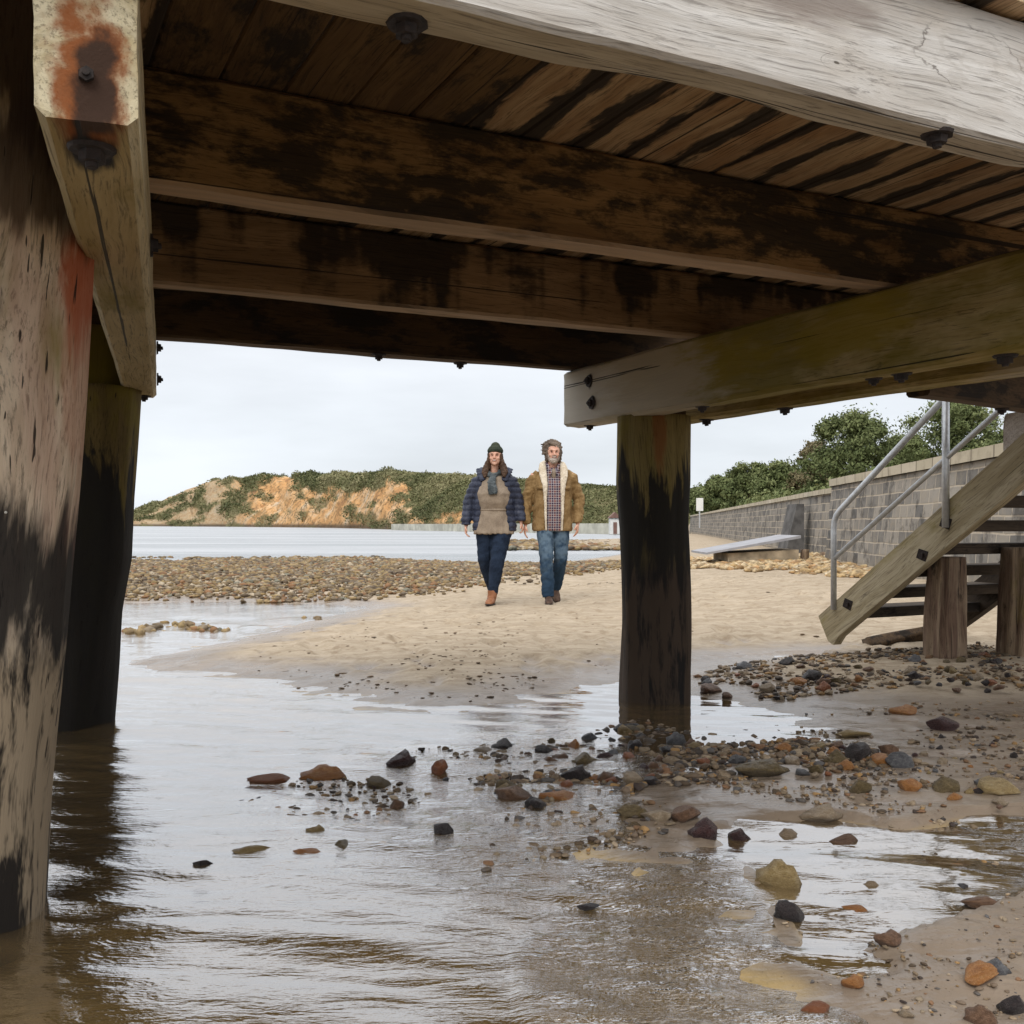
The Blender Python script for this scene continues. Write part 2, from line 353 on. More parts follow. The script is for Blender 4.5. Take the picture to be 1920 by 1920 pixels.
def bolt(parent, loc, down=True, s=1.0, normal=None, plate=True, name='bolt'):
    bm = bmesh.new()
    def disc(r, h, z, n):
        m = Matrix.Translation((0, 0, z)); bmesh.ops.create_cone(bm, cap_ends=True, segments=n, radius1=r, radius2=r * .93, depth=h, matrix=m)
    if plate: disc(.040 * s, .008, .004, 14)
    disc(.024 * s, .020 * s, .016 * s, 6); disc(.011 * s, .014 * s, .028 * s, 10)
    for v_ in bm.verts: v_.co += v_.co.normalized() * mn.noise(v_.co * 80) * .004
    o = link(name, bm_mesh(name, bm), M['iron'], parent, smooth=False)
    nrm = Vector((0, 0, -1)) if normal is None else Vector(normal)
    pm = Matrix.LocRotScale(parent.location, parent.rotation_euler, None)
    mw = Matrix.Translation(loc) @ nrm.to_track_quat('Z', 'Y').to_matrix().to_4x4()
    o.matrix_local = pm.inverted() @ mw
    return o

ZS = H + .92      # underside of stringers
ZD = ZS + .315    # underside of deck
pier = empty('timber_pier', UV(1, 1.5, 0), label='weathered timber pier seen from underneath, standing on piles in shallow water', cat='pier')
PO = pier.location.copy()
def PL(v): return Vector(v) - PO      # parts are parented to the pier
def pbeam(name, c, *a_, **k): return beam(name, PL(c), *a_, parent=pier, **k) if False else beam(name, PL(c), *a_, **k)
class _P: pass
def pbolt(part, loc, **k):
    # part.location is relative to the pier: shift into the same frame
    return bolt(part, Vector(loc) - PO, **k)
stringers = []
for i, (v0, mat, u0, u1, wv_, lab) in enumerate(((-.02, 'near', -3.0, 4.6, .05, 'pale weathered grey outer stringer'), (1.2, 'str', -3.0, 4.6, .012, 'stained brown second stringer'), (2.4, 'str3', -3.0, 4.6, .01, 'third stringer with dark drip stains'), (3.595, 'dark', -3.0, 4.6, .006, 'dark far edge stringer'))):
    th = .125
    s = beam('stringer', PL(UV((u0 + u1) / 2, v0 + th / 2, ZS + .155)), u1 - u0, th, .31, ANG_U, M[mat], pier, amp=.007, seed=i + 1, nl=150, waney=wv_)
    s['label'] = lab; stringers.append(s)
for px, py in ((762, 45), (1757, 252)):
    D = (ZS - H) * F / (HY - py); pbolt(stringers[0], ((px - 960) / F * D, D, ZS + .004), s=1.0)
for px, py in ((708, 662), (862, 678)):
    D = (ZS - H) * F / (HY - py); pbolt(stringers[3], ((px - 960) / F * D, D + .05, ZS + .002), s=1.0)
# deck boards
nb_ = 0
u = -2.95
while u < 4.5:
    wd = .19 + rng.uniform(-.012, .012)
    v1 = 3.78 if u < 2.9 else 2.62
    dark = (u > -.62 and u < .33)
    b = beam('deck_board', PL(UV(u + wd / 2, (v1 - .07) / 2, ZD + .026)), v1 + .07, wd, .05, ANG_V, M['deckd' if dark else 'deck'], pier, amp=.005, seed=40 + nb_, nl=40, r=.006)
    u += wd + (.001 if rng.random() < .9 else .007); nb_ += 1
# right double cap
capz = H + .585; ch = .335
cf = beam('cap_beam', PL(UV(2.21 + .075, 1.76, capz + ch / 2)), 3.92, .15, ch, ANG_V + math.pi, M['cap'], pier, amp=.008, seed=11, nl=110, r=.018)
cf['label'] = 'mossy front cap beam with a pale cracked end'
cr = beam('cap_beam', PL(UV(2.70 + .075, 1.72, capz + .01 + ch / 2)), 3.86, .15, ch, ANG_V, M['cap'], pier, amp=.007, seed=12, nl=80, r=.018)
for u_, v_, s_ in ((2.29, 3.55, .95), (2.28, 2.45, .95), (2.3, 1.35, .9)):
    pbolt(cf, UV(u_, v_, capz + .004), s=s_)
def on_u(px, u):
    r_ = (px - 960) / F; v = (.8944 * u - r_ * (1.92 + .4472 * u)) / (.4472 + .8944 * r_); return v
for px in (1325, 1472): pbolt(cr, UV(2.77, on_u(px, 2.77), capz + .014), s=1.1)
for px in (1690, 1885): pbolt(cf, UV(2.29, on_u(px, 2.29), capz + .004), s=1.1)
for dv_, z in ((.30, .24), (.33, .11)):
    q = UV(2.208, 3.72 - dv_, capz + z); pbolt(cf, q, normal=(-U.x, -U.y, 0), s=.9)
# left cap (near end overhangs towards the camera)
dL = Vector((-.318, .948)).normalized(); pR = Vector((dL.y, -dL.x))
lz = H + .64; lh = ZS - lz - .002
s0 = Vector((-.752, 1.625)) + pR * .078
Ll = (5.22 - s0.y) / dL.y
cL = s0 + dL * (Ll / 2)
cl = beam('cap_beam', PL((cL.x, cL.y, lz + lh / 2)), Ll, .156, lh, math.atan2(dL.y, dL.x), M['lcap'], pier, amp=.006, seed=21, nl=100, r=.016)
cl['label'] = 'left cap beam with a rusty bolt recess in its near end'
q = s0 + dL * .001; pbolt(cl, (q.x, q.y, lz + .075), normal=(-dL.x, -dL.y, 0), s=.55, plate=False)
q = s0 + dL * .12; pbolt(cl, (q.x, q.y, lz + .003), s=1.0)
for t_, z in ((.97, .08), (.91, .2), (.32, .12)):
    q = s0 + dL * (Ll * t_) + pR * .08; pbolt(cl, (q.x, q.y, lz + z), normal=(pR.x, pR.y, 0), s=.8)
q = s0 + dL * (Ll * .98); pbolt(cl, (q.x + .02, q.y, lz + .003), s=.9)
# piles
def ppile(name, base, top, *a_, **k):
    o = pile(name, base, top, *a_, **k); o.location = o.location - PO; return o
p1 = ppile('pile', (-1.415, 2.60), (-1.165, 2.395), .215, .208, -.3, ZD - .002, M['pileL'], pier, seed=3, flute=.014)
p1['label'] = 'near left pile with red streaks and a black tide mark'
ppile('pile_top', (-2.03, 4.92), (-2.02, 4.90), .185, .185, lz - .05, ZS - .002, M['pileB'], pier, seed=9, nz=12)
p2 = ppile('pile', (-2.175, 5.08), (-1.975, 4.90), .185, .20, -.3, lz + .002, M['pileB'], pier, seed=5, profile=[(-.3, .95), (.3, 1), (.55, 1.0), (.8, 1.12), (1.1, 1.04), (1.6, 1)])
p2['label'] = 'far left pile, mostly black'
c3 = UV(2.42, 3.066)
p3 = ppile('pile', (c3.x, c3.y), (c3.x - .005, c3.y), .185, .200, -.3, capz + .01, M['pileM'], pier, seed=8, profile=[(-.3, 1.0), (.2, .98), (.6, .98), (.95, .97), (1.2, 1.04), (1.6, 1.0)], flute=.02)
p3['label'] = 'middle pile with a black tide mark standing in a pool'
ppile('pile_top', (c3.x + .05, c3.y + .03), (c3.x + .05, c3.y + .03), .11, .11, capz - .05, ZS - .003, M['dark'], pier, seed=19, nz=12)
# barnacles on the near left pile
bm = bmesh.new()
for k in range(34):
    z = rng.uniform(.55, 1.0); aa = R(rng.uniform(-95, 12))
    t = (z + .3) / (ZD + .3); cx = -1.415 + .23 * t; cy = 2.6 - .2 * t; rr = .207
    s = rng.uniform(.0035, .007); pos = Vector((cx + math.cos(aa) * rr, cy + math.sin(aa) * rr, z)) - PO
    m = Matrix.Translation(pos) @ Vector((math.cos(aa), math.sin(aa), 0)).to_track_quat('Z', 'Y').to_matrix().to_4x4()
    bmesh.ops.create_cone(bm, cap_ends=True, segments=7, radius1=s, radius2=s * .45, depth=s * 1.6, matrix=m)
link('barnacles', bm_mesh('barnacles', bm), M['barn'], pier, kind='stuff')
# landing beam at the right, in front of the stair rail
la, lb = Vector((1.82, 4.79)), Vector((4.4, 6.75)); ld = (lb - la)
lm = (la + lb) / 2 + Vector((-.6, .8)) * .0
o = beam('landing_bearer', PL((lm.x + .04, lm.y - .05, capz + .15)), ld.length, .12, .30, math.atan2(ld.y, ld.x), M['dark'], pier, amp=.006, seed=31, nl=60)
pbolt(o, (*(la + ld * .245 + Vector((.03, -.03))), capz + .002), s=.9)

# ------------------------------------------------------------------ ground sheet
def graded(lo, a_, b_, hi, step, g):
    xs = list(np.arange(a_, b_, step)); s = step; x = xs[-1]
    while x < hi: s *= g; x += s; xs.append(x)
    s = step; x = xs[0]; pre = []
    while x > lo: s *= g; x -= s; pre.append(x)
    return np.array(pre[::-1] + xs)
def grid_mesh(name, xs, ys, zf):
    X, Y = np.meshgrid(xs, ys); Z = zf(X, Y)
    nx, ny = len(xs), len(ys)
    idx = np.arange(nx * ny).reshape(ny, nx)
    f = np.stack([idx[:-1, :-1].ravel(), idx[:-1, 1:].ravel(), idx[1:, 1:].ravel(), idx[1:, :-1].ravel()], 1)
    return mesh_np(name, np.stack([X.ravel(), Y.ravel(), Z.ravel()], 1), f), X, Y, Z
wallpts = [(4.9, 9.6), (5.87, 19.0), (6.55, 21.0), (15.0, 87.0)]
polyA = pxpoly([(-900, 1060), (230, 1060), (560, 1052), (700, 1049), (880, 1060), (1000, 1061), (1060, 1054), (1170, 1038), (1260, 1031), (1110, 1029), (960, 1022), (960, 1017), (1100, 1013), (1250, 1008), (1290, 1004)]) + [(70, 400), (900, 900), (900, 0), (9, 3.0), (5.0, 5.0)] + \
    pxpoly([(1960, 1235), (1700, 1240), (1500, 1226), (1400, 1232), (1290, 1245), (1165, 1270), (1080, 1284), (960, 1318), (800, 1332), (650, 1304), (520, 1272), (300, 1256), (250, 1240), (330, 1222), (430, 1203), (560, 1174), (690, 1137), (500, 1128), (230, 1131), (-900, 1131)])
polyB = pxpoly([(1290, 1268), (1400, 1254), (1500, 1230), (1700, 1215), (2600, 1215)]) + [(6, 1.5), (1.2, .3), (.75, 1.2)] + \
    pxpoly([(1560, 1925), (1490, 1810), (1445, 1700), (1385, 1612), (1250, 1600), (1130, 1577), (1085, 1530), (1150, 1490), (1280, 1445), (1270, 1408), (1400, 1397), (1495, 1385), (1490, 1345), (1400, 1315), (1300, 1300)])
poolE = pxpoly([(1385, 1620), (1300, 1565), (1400, 1540), (1560, 1532), (1700, 1552), (1780, 1530), (1960, 1520), (2200, 1560), (2000, 1650), (1860, 1705), (1720, 1745), (1640, 1790), (1720, 1828), (1590, 1850), (1490, 1815), (1440, 1700)])
PRINTS = []
_pr = random.Random(4)
for wx0 in (.45, -.19):
    for k in range(9):
        PRINTS.append((wx0 * (1 + k * .03) + (.10 if k % 2 else -.10) + k * .015, 11.75 + k * .62))
for k in range(46): 
    q_ = G(_pr.uniform(560, 1160), _pr.uniform(1140, 1270)); PRINTS.append((q_.x, q_.y))
for k in range(24):
    q_ = G(_pr.uniform(1290, 1560), _pr.uniform(1110, 1215)); PRINTS.append((q_.x, q_.y))
PRA = np.array(PRINTS)
def prints(X, Y):
    out = np.zeros(X.shape); sel_ = (X > -3.5) & (X < 4.5) & (Y > 6) & (Y < 18)
    if not sel_.any(): return out
    xs_, ys_ = X[sel_], Y[sel_]; acc = np.zeros(xs_.shape)
    for px_, py_ in PRA:
        dx = (xs_ - px_) / .065; dy = (ys_ - py_) / .15; q_ = dx * dx + dy * dy
        acc += np.where(q_ < 9, -.028 * np.exp(-q_) + .010 * np.exp(-(np.sqrt(q_) - 1.6) ** 2 * 4), 0)
    out[sel_] = acc; return out
def ground_z(X, Y):
    n1 = fbm(X * .9, Y * .9, 3); n2 = fbm(X * 4.5 + 3, Y * 4.5, 4); n3 = fbm(X * 15, Y * 15 + 5, 3)
    dA = sdist(X + n2 * .05, Y + n2 * .16, polyA); dB = sdist(X + n2 * .04, Y + n2 * .05, polyB); dE = sdist(X + n2 * .03, Y + n2 * .03, poolE)
    zA = np.where(dA > 0, .15 * (1 - np.exp(-np.abs(dA) / 1.5)), -.10 * (1 - np.exp(-np.abs(dA) / 1.3)))
    zB = np.where(dB > 0, .026 * (1 - np.exp(-np.abs(dB) / .30)), -.10 * (1 - np.exp(-np.abs(dB) / 1.0)))
    z = np.maximum(zA, zB) + np.where((dA > 0) & (dB > 0), .01, 0)
    z = z + 0 * dE; z = np.where(dE > 0, np.minimum(z, .006 - .035 * (1 - np.exp(-dE / .12))), z)
    near = np.exp(-np.maximum(Y - 6, 0) / 8)
    z = z + near * (n1 * .006 + n2 * .006 + n3 * .0012) + (1 - near) * n1 * .02
    # shallow runnels in the wet flats
    z = z - near * .012 * sstep(fbm(X * 2.2 + 9, Y * 5.5, 3), .12, .4) * (dB > 0)
    # dimpled footprints on the dry bar
    z = z - sstep(dA, .1, .5) * sstep(-Y, -22, -13) * .022 * sstep(fbm(X * 5.5 + 40, Y * 4.2, 2), .12, .42) - sstep(dA, .1, .5) * .004 * fbm(X * 12, Y * 10, 2)
    z = z + prints(X, Y) * sstep(dA, .1, .4)
    # beach rises to the foot of the sea wall, made ground behind it
    for (ax, ay), (bx, by) in zip(wallpts[:-1], wallpts[1:]):
        pass
    wx = np.interp(Y, [-50, 9.6, 19, 21, 87, 400], [9, 4.9, 5.87, 6.55, 15.0, 60])
    dw = (X - wx)
    z = z + .14 * sstep(dw, -5, 0) * (dA > 0) * sstep(Y, 6, 12)
    z = np.where((dw > .45) & (Y > 9.0) & (Y < 380), 1.62, z)
    z = z + .10 * np.exp(-((X - 3.1) / 1.5) ** 2 - ((Y - 6.6) / .75) ** 2)
    # sea bed drops away offshore
    z = z - 1.2 * sstep(-dA, 4, 40) * (dA < 0) * (Y > 9)
    z = np.where(Y < -3, z - .0, z)
    return z
gx = graded(-3000, -3.2, 4.2, 3000, .028, 1.075); gy = np.concatenate([graded(-60, 1.2, 8.0, 8.01, .028, 1.028), np.arange(8.04, 14.5, .04)]); gy = np.concatenate([gy[gy < 14.5], graded(14.4, 14.5, 14.6, 5000, .05, 1.03)])
me, GX, GY, GZ = grid_mesh('beach_ground', gx, gy, ground_z)
def gz(x, y): return float(ground_z(np.array([[x]]), np.array([[y]]))[0, 0])

def sand_material():
    b = NB('beach_sand')
    pos = b.new('ShaderNodeNewGeometry').outputs['Position']; s = sep(b, pos)
    mp = b.coord(rnd=False)
    n1 = b.noise(mp, 1.1, 5, .6); n2 = b.noise(mp, 9, 6, .65); n3 = b.noise(mp, 130, 3, .6)
    st = b.noise(b.coord(rnd=False, scale=(1.2, 4.0, 1)), 2.5, 5, .65)
    dry = b.mix(b.mr(st, .35, .65), (.35, .28, .20), (.45, .37, .275))
    dry = b.mix(b.mr(n2, .50, .66, 0, .6), dry, (.25, .185, .12))  # darker flecks paint the shade of small dimples into the dry sand
    wet = b.mix(b.mr(n1, .35, .65), (.20, .155, .115), (.29, .23, .175))
    wet = b.mix(b.mr(n2, .55, .72, 0, .6), wet, (.17, .12, .075))
    sub = b.mix(b.mr(n2, .4, .65), (.46, .33, .15), (.34, .25, .12))
    hz = b.ma('ADD', s[2], b.ma('MULTIPLY', b.ma('SUBTRACT', n1, .5), .05))
    # under the pier the sand never dries
    col = b.mix(b.mr(hz, .022, .060), wet, dry)
    col = b.mix(b.mr(s[2], -.012, .003), sub, col)
    sp = b.vor(mp, 55); col = b.mix(b.mr(sp, .10, .16, .5, 0), col, (.09, .06, .04))
    rough = b.mr(hz, .012, .075, .22, .95)
    n4 = b.noise(b.coord(rnd=False, scale=(1, 1.8, 1)), 4.5, 3, .6, .4)
    h = b.ma('ADD', b.ma('ADD', b.ma('MULTIPLY', n2, 1.2), b.ma('MULTIPLY', n4, 2.4)), b.ma('MULTIPLY', n3, .15))
    return b.bsdf(col, rough, b.bump(h, b.mr(hz, .01, .06, .25, .7), .02), spec=b.mr(hz, .02, .07, .55, .15))
link('beach_sand', me, sand_material(), kind='structure')

# ------------------------------------------------------------------ water
ripR = pxpoly([(1130, 1570), (1250, 1595), (1385, 1612), (1445, 1700), (1495, 1805), (1620, 1890), (1700, 2000), (1000, 2100), (950, 1800), (1060, 1640)])
ripC = pxpoly([(640, 1410), (1100, 1340), (1300, 1420), (1250, 1620), (1000, 1720), (700, 1640), (520, 1500)])
calm = pxpoly([(1075, 1270), (1300, 1250), (1520, 1220), (1500, 1400), (1250, 1400), (1090, 1385)])
def ripple(X, Y):
    r = np.full(X.shape, .42)
    r = np.maximum(r, .42 + .45 * sstep(sdist(X, Y, ripC), -.15, .3))
    r = np.maximum(r, .42 + .58 * sstep(sdist(X, Y, ripR), -.01, .08))
    k = sstep(sdist(X, Y, calm), -.25, .15); r = r * (1 - k) + .08 * k
    k = sstep(sdist(X, Y, poolE), -.03, .08); r = r * (1 - k) + .16 * k
    r = np.where(Y > 10, .3, r); return r
def water_z(X, Y):
    r = ripple(X, Y)
    warp = fbm(X * .8, Y * .8, 2) * .6
    a1 = fbm(X * 1.1 + warp, Y * 4.2 + X * .8, 3) * .0200
    a2 = fbm(X * 3.4 + 5, Y * 9 + X * 2, 2) * .0046
    d = sdist(X, Y, ripR)
    z = (a1 + a2 * 1.2) * (.35 + r) * np.exp(-np.maximum(Y - 9, 0) / 6)
    z = z + (a2 * 1.6) * sstep(d, 0, .1) + .006 * sstep(d, -.01, .02)
    return z
wx_ = graded(-4000, -2.6, 2.6, 4000, .022, 1.09); wy_ = graded(-60, 1.5, 6.5, 6000, .022, 1.03)
me, WX, WY, WZ = grid_mesh('sea_water', wx_, wy_, water_z)
attr(me, 'rip', ripple(WX, WY).ravel())
def water_material():
    b = NB('shallow_water')
    rip = b.attr('rip')
    c = b.coord(rnd=False, scale=(1, 2.8, 1), rot=(0, 0, R(8)))
    pos = b.new('ShaderNodeNewGeometry').outputs['Position']; yy = sep(b, pos)[1]
    n1 = b.noise(c, 6, 3, .55, .8); n2 = b.noise(c, 34, 3, .6); far = b.noise(b.coord(rnd=False, scale=(.16, .7, 1)), 2.2, 5, .7)
    h = b.ma('ADD', b.ma('MULTIPLY', n1, b.ma('MULTIPLY', rip, .75)), b.ma('MULTIPLY', n2, b.ma('MULTIPLY', b.ma('POWER', rip, 2.2), .6)))
    nearm = b.mr(yy, 12, 26, 1, 0)
    h = b.mix(nearm, b.ma('MULTIPLY', far, 4.5), h) if False else b.ma('ADD', b.ma('MULTIPLY', h, nearm), b.ma('MULTIPLY', b.ma('MULTIPLY', far, 7.0), b.ma('SUBTRACT', 1.0, nearm)))
    nrm = b.bump(h, .75, .020)
    fr = b.new('ShaderNodeFresnel'); fr.inputs['IOR'].default_value = 1.45; b.L.new(nrm, fr.inputs['Normal'])
    tr = b.new('ShaderNodeBsdfTransparent'); b.put(tr.inputs[0], (.90, .86, .74, 1))
    gl = b.new('ShaderNodeBsdfGlossy'); b.put(gl.inputs['Roughness'], b.mr(yy, 10, 40, .03, .32)); b.L.new(nrm, gl.inputs['Normal']); b.put(gl.inputs['Color'], b.mix(b.mr(yy, 12, 40), (.97, .97, .98), (.83, .83, .84)))
    # beyond the shallows the water body itself has a colour
    df = b.new('ShaderNodeBsdfDiffuse'); b.put(df.inputs[0], b.mix(b.mr(yy, 12, 22), (.46, .31, .14), (.21, .24, .25)))
    body = b.new('ShaderNodeMixShader'); b.put(body.inputs[0], b.mr(yy, 14, 30, .22, .85)); b.L.new(tr.outputs[0], body.inputs[1]); b.L.new(df.outputs[0], body.inputs[2])
    fp = b.ma('POWER', fr.outputs[0], .37, True)
    cp = b.noise(b.coord(rnd=False, scale=(.02, .11, 1)), 1.6, 6, .7); fp = b.ma('MULTIPLY', fp, b.ma('ADD', b.mr(yy, 18, 30, 1, 0), b.ma('MULTIPLY', b.mr(yy, 18, 30, 0, 1), b.mr(cp, .38, .62, .66, .98))), True); mx = b.new('ShaderNodeMixShader'); b.L.new(fp, mx.inputs[0]); b.L.new(body.outputs[0], mx.inputs[1]); b.L.new(gl.outputs[0], mx.inputs[2])
    b.L.new(mx.outputs[0], b.out.inputs[0]); return b.m
link('sea_water', me, water_material(), kind='structure')

# ------------------------------------------------------------------ headland terrain
hx = [60, 245, 300, 350, 400, 450, 500, 560, 620, 700, 760, 860, 950, 1060, 1160, 1300, 1500]
ht = [984, 966, 940, 921, 903, 899, 898, 897, 894, 890, 892, 893, 900, 913, 920, 938, 943]
hsx = [60, 245, 400, 500, 600, 740, 870, 1000, 1160, 1300, 1500]
hsd = [560, 500, 420, 350, 290, 190, 155, 125, 107, 96, 90]
def head_cols():
    NX, NT = 520, 120
    pxs = np.linspace(150, 1420, NX); t = np.linspace(-.06, 1.6, NT)
    Ds = np.interp(pxs, hsx, hsd); Dr = Ds * 1.22 + 18
    Hr = (HY - np.interp(pxs, hx, ht)) / F * Dr + H
    PXg, T = np.meshgrid(pxs, t)
    Dg = Ds[None, :] + (Dr - Ds)[None, :] * T
    az = (PXg - 960) / F
    X = az * Dg; Y = Dg
    cl = 1 - sstep(PXg, 700, 860)
    prof = np.where(T < 1, cl * (1 - (1 - np.clip(T, 0, 1)) ** 2.0) + (1 - cl) * np.sin(np.clip(T, 0, 1) * math.pi / 2), 1 - .35 * (T - 1))
    Z = Hr[None, :] * prof
    n = fbm(X * .035, Y * .035, 5)
    rid = 1 - np.abs(fbm(az * 22 + 4, T * 1.2, 5)) * 2 + fbm(az * 70, T * 5, 3) * .5
    amp = np.clip(Hr, 1, 30)[None, :]
    Z = Z + n * amp * .16 * sstep(T, .02, .3) * (1 - .75 * sstep(T, .7, 1.0)) + cl * (rid - .5) * amp * .20 * sstep(T, .02, .2) * (1 - sstep(T, .6, .95))
    Z = np.where(T < 0, -1.0, Z)
    zf = Z / np.maximum(Hr[None, :], .1)
    topo = np.interp(PXg, [240, 300, 350, 420, 470, 520, 600, 680, 740, 780, 810], [1.0, .95, 1.0, 1.05, .92, .72, .66, .72, .70, .50, -.1])
    SX = az * 330; ZZ = zf * 16
    nn = fbm(SX * .05 + 8, ZZ * .10, 5) * .75 + fbm(SX * .22 + 2, ZZ * .22 + 3, 4) * .35
    bare = sstep(topo + nn - zf, -.05, .05)
    strip = sstep(.09 + nn * .12 - zf, -.02, .02)        # bare rocks at the water line
    patch = sstep(fbm(X * .04 + 30, Y * .04, 4), .22, .40) * .8 * cl * (zf < .9)
    veg = 1 - np.clip(np.maximum(np.maximum(bare, strip), patch * 0), 0, 1)
    green_in = sstep(fbm(SX * .13 + 60, ZZ * .22, 4) + .16 * (1 - sstep(PXg, 440, 540)), .10, .20) * (bare > .5)
    veg = np.maximum(veg, green_in * np.interp(PXg, [300, 450, 520, 800], [.95, .85, .6, .8]))
    return X, Y, Z, veg, zf, NX, NT, PXg
X, Y, Z, VEG, ZF, NX, NT, PXG = head_cols()
idx = np.arange(NX * NT).reshape(NT, NX)
f = np.stack([idx[:-1, :-1].ravel(), idx[:-1, 1:].ravel(), idx[1:, 1:].ravel(), idx[1:, :-1].ravel()], 1)
me = mesh_np('headland', np.stack([X.ravel(), Y.ravel(), Z.ravel()], 1), f)
attr(me, 'veg', VEG.ravel()); attr(me, 'pale', (1 - sstep(PXG, 400, 500)).ravel())
b = NB('headland_earth')
mp = b.coord(rnd=False, scale=(.08, .08, .16)); n1 = b.noise(mp, 1.2, 6, .65); n2 = b.noise(mp, 7, 6, .7)
rock = b.ramp(n1, [(.3, (.36, .19, .09)), (.45, (.62, .35, .15)), (.55, (.68, .44, .24)), (.68, (.60, .52, .40))])
rock = b.mix(b.mr(n2, .50, .60, 0, .8), rock, (.15, .11, .06))
rock = b.mix(b.ma('MULTIPLY', b.attr('pale'), .7), rock, b.mix(b.mr(n2, .4, .6), (.22, .165, .10), (.46, .38, .26)))
zz = sep(b, b.new('ShaderNodeNewGeometry').outputs['Position'])[2]
rock = b.mix(b.mr(zz, .5, 1.6, .8, 0), rock, (.06, .05, .04))
gr = b.mix(b.mr(n2, .35, .65), (.08, .085, .035), (.22, .19, .10))
b.bsdf(b.mix(b.attr('veg'), rock, gr), .95, b.bump(n2, .8, 1.2), spec=.1)
link('headland_hill', me, b.m, kind='structure')
# scrub: leafy bushes over the vegetated part of the headland
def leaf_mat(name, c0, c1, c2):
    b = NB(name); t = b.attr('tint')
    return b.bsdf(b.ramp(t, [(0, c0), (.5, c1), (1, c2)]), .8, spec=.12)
M['scrub'] = leaf_mat('scrub_leaves', (.06, .072, .034), (.14, .145, .065), (.30, .27, .15))
M['leaf'] = leaf_mat('tree_leaves', (.05, .068, .028), (.115, .14, .055), (.23, .25, .115))
M['leafb'] = leaf_mat('brown_leaves', (.09, .08, .04), (.17, .145, .08), (.27, .23, .14))
def leaf_cloud(centers, radii, per, size, jitter=.5, tintc=None, shell=.55):
    """small leaf-shaped quads through ellipsoidal clumps"""
    n = len(centers) * per
    c = np.repeat(np.asarray(centers), per, 0); r = np.repeat(np.asarray(radii), per, 0)
    d = nrng.normal(size=(n, 3)); d /= np.linalg.norm(d, axis=1)[:, None]
    rad = shell + (1 - shell) * nrng.rand(n) ** .6; rad *= 1 + .22 * nrng.normal(size=n) * jitter
    p = c + d * rad[:, None] * r
    nrm = d + nrng.normal(size=(n, 3)) * .7; nrm /= np.linalg.norm(nrm, axis=1)[:, None]
    a1 = np.cross(nrm, nrng.normal(size=(n, 3))); a1 /= np.linalg.norm(a1, axis=1)[:, None]; a2 = np.cross(nrm, a1)
    s = size * (.6 + .8 * nrng.rand(n))
    s = s[:, None] if np.ndim(s) == 1 else s
    v = np.stack([p - a1 * s, p - a2 * s * .45, p + a1 * s, p + a2 * s * .45], 1).reshape(-1, 3)
    fa = np.arange(n * 4).reshape(n, 4)
    if tintc is None: tintc = nrng.rand(len(centers))
    t = np.repeat(np.clip(np.repeat(tintc, per) * .6 + .4 * nrng.rand(n), 0, 1), 4)
    return v, fa, t
ok = np.argwhere((VEG > .5) & (ZF > .05))
dist = Y[ok[:, 0], ok[:, 1]]
sel = ok[nrng.rand(len(ok)) < np.clip((dist / 300.0) ** .5 * .42, .05, .75)]
cen = np.stack([X[sel[:, 0], sel[:, 1]], Y[sel[:, 0], sel[:, 1]], Z[sel[:, 0], sel[:, 1]]], 1)
rs = (cen[:, 1] * .0034 + .2) * (.6 + .9 * nrng.rand(len(cen)))
pxc = 960 + cen[:, 0] / cen[:, 1] * F; zfc = ZF[sel[:, 0], sel[:, 1]]
keep = ~((pxc < 520) & (zfc < .93) & (nrng.rand(len(cen)) < .3))
cen = cen[keep]; rs = rs[keep]; cen[:, 2] -= rs * .25
tc_ = np.clip(.45 + fbm(cen[:, 0] * .05, cen[:, 1] * .05, 4) * 1.5 + (nrng.rand(len(cen)) - .5) * .3, 0, 1)
per = 30
v, fa, t = leaf_cloud(cen, np.stack([rs * 1.2, rs * 1.2, rs * .75], 1), per, np.repeat(rs * .22, per), tintc=tc_, shell=.7)
me = mesh_np('headland_scrub', v, fa); attr(me, 'tint', t)
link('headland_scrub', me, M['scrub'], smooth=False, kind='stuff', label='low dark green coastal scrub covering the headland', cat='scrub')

# pale breakwater wall and hut on the far shore
M['conc'] = plain('pale_concrete', (.50, .49, .42), .9, 0, .25, .6, .3)
M['white'] = plain('white_paint', (.72, .72, .70), .6, 0, .06, 5, .05)
M['roofb'] = plain('brown_roof', (.18, .10, .08), .8, 0, .2, 3)
def prism(path, h0, h1, th, name, mat, parent=None, **k):
    bm = bmesh.new(); prev = None
    for i, (x, y) in enumerate(path):
        a_ = path[max(i - 1, 0)]; c = path[min(i + 1, len(path) - 1)]
        d = Vector((c[0] - a_[0], c[1] - a_[1])).normalized(); n = Vector((d.y, -d.x))
        z0 = h0 if not callable(h0) else h0(i); z1 = h1 if not callable(h1) else h1(i)
        r = [bm.verts.new((x + n.x * q * th / 2, y + n.y * q * th / 2, z)) for q, z in ((-1, z0), (1, z0), (1, z1), (-1, z1))]
        if prev:
            for j in range(4): bm.faces.new((prev[j], prev[(j + 1) % 4], r[(j + 1) % 4], r[j]))
        else: bm.faces.new(r)
        prev = r
    bm.faces.new(prev); bmesh.ops.recalc_face_normals(bm, faces=bm.faces)
    return link(name, bm_mesh(name, bm), mat, parent, smooth=False, **k)
bw = [((px - 960) / F * d, d) for px, d in ((738, 172), (790, 158), (850, 146), (856, 144))]
prism(bw, -.3, 1.02, .8, 'breakwater', M['conc'], label='pale concrete breakwater wall at the foot of the headland, its seaward left half', cat='breakwater')
bw = [((px - 960) / F * d, d) for px, d in ((862, 140), (950, 126), (1060, 112), (1140, 103), (1230, 96))]
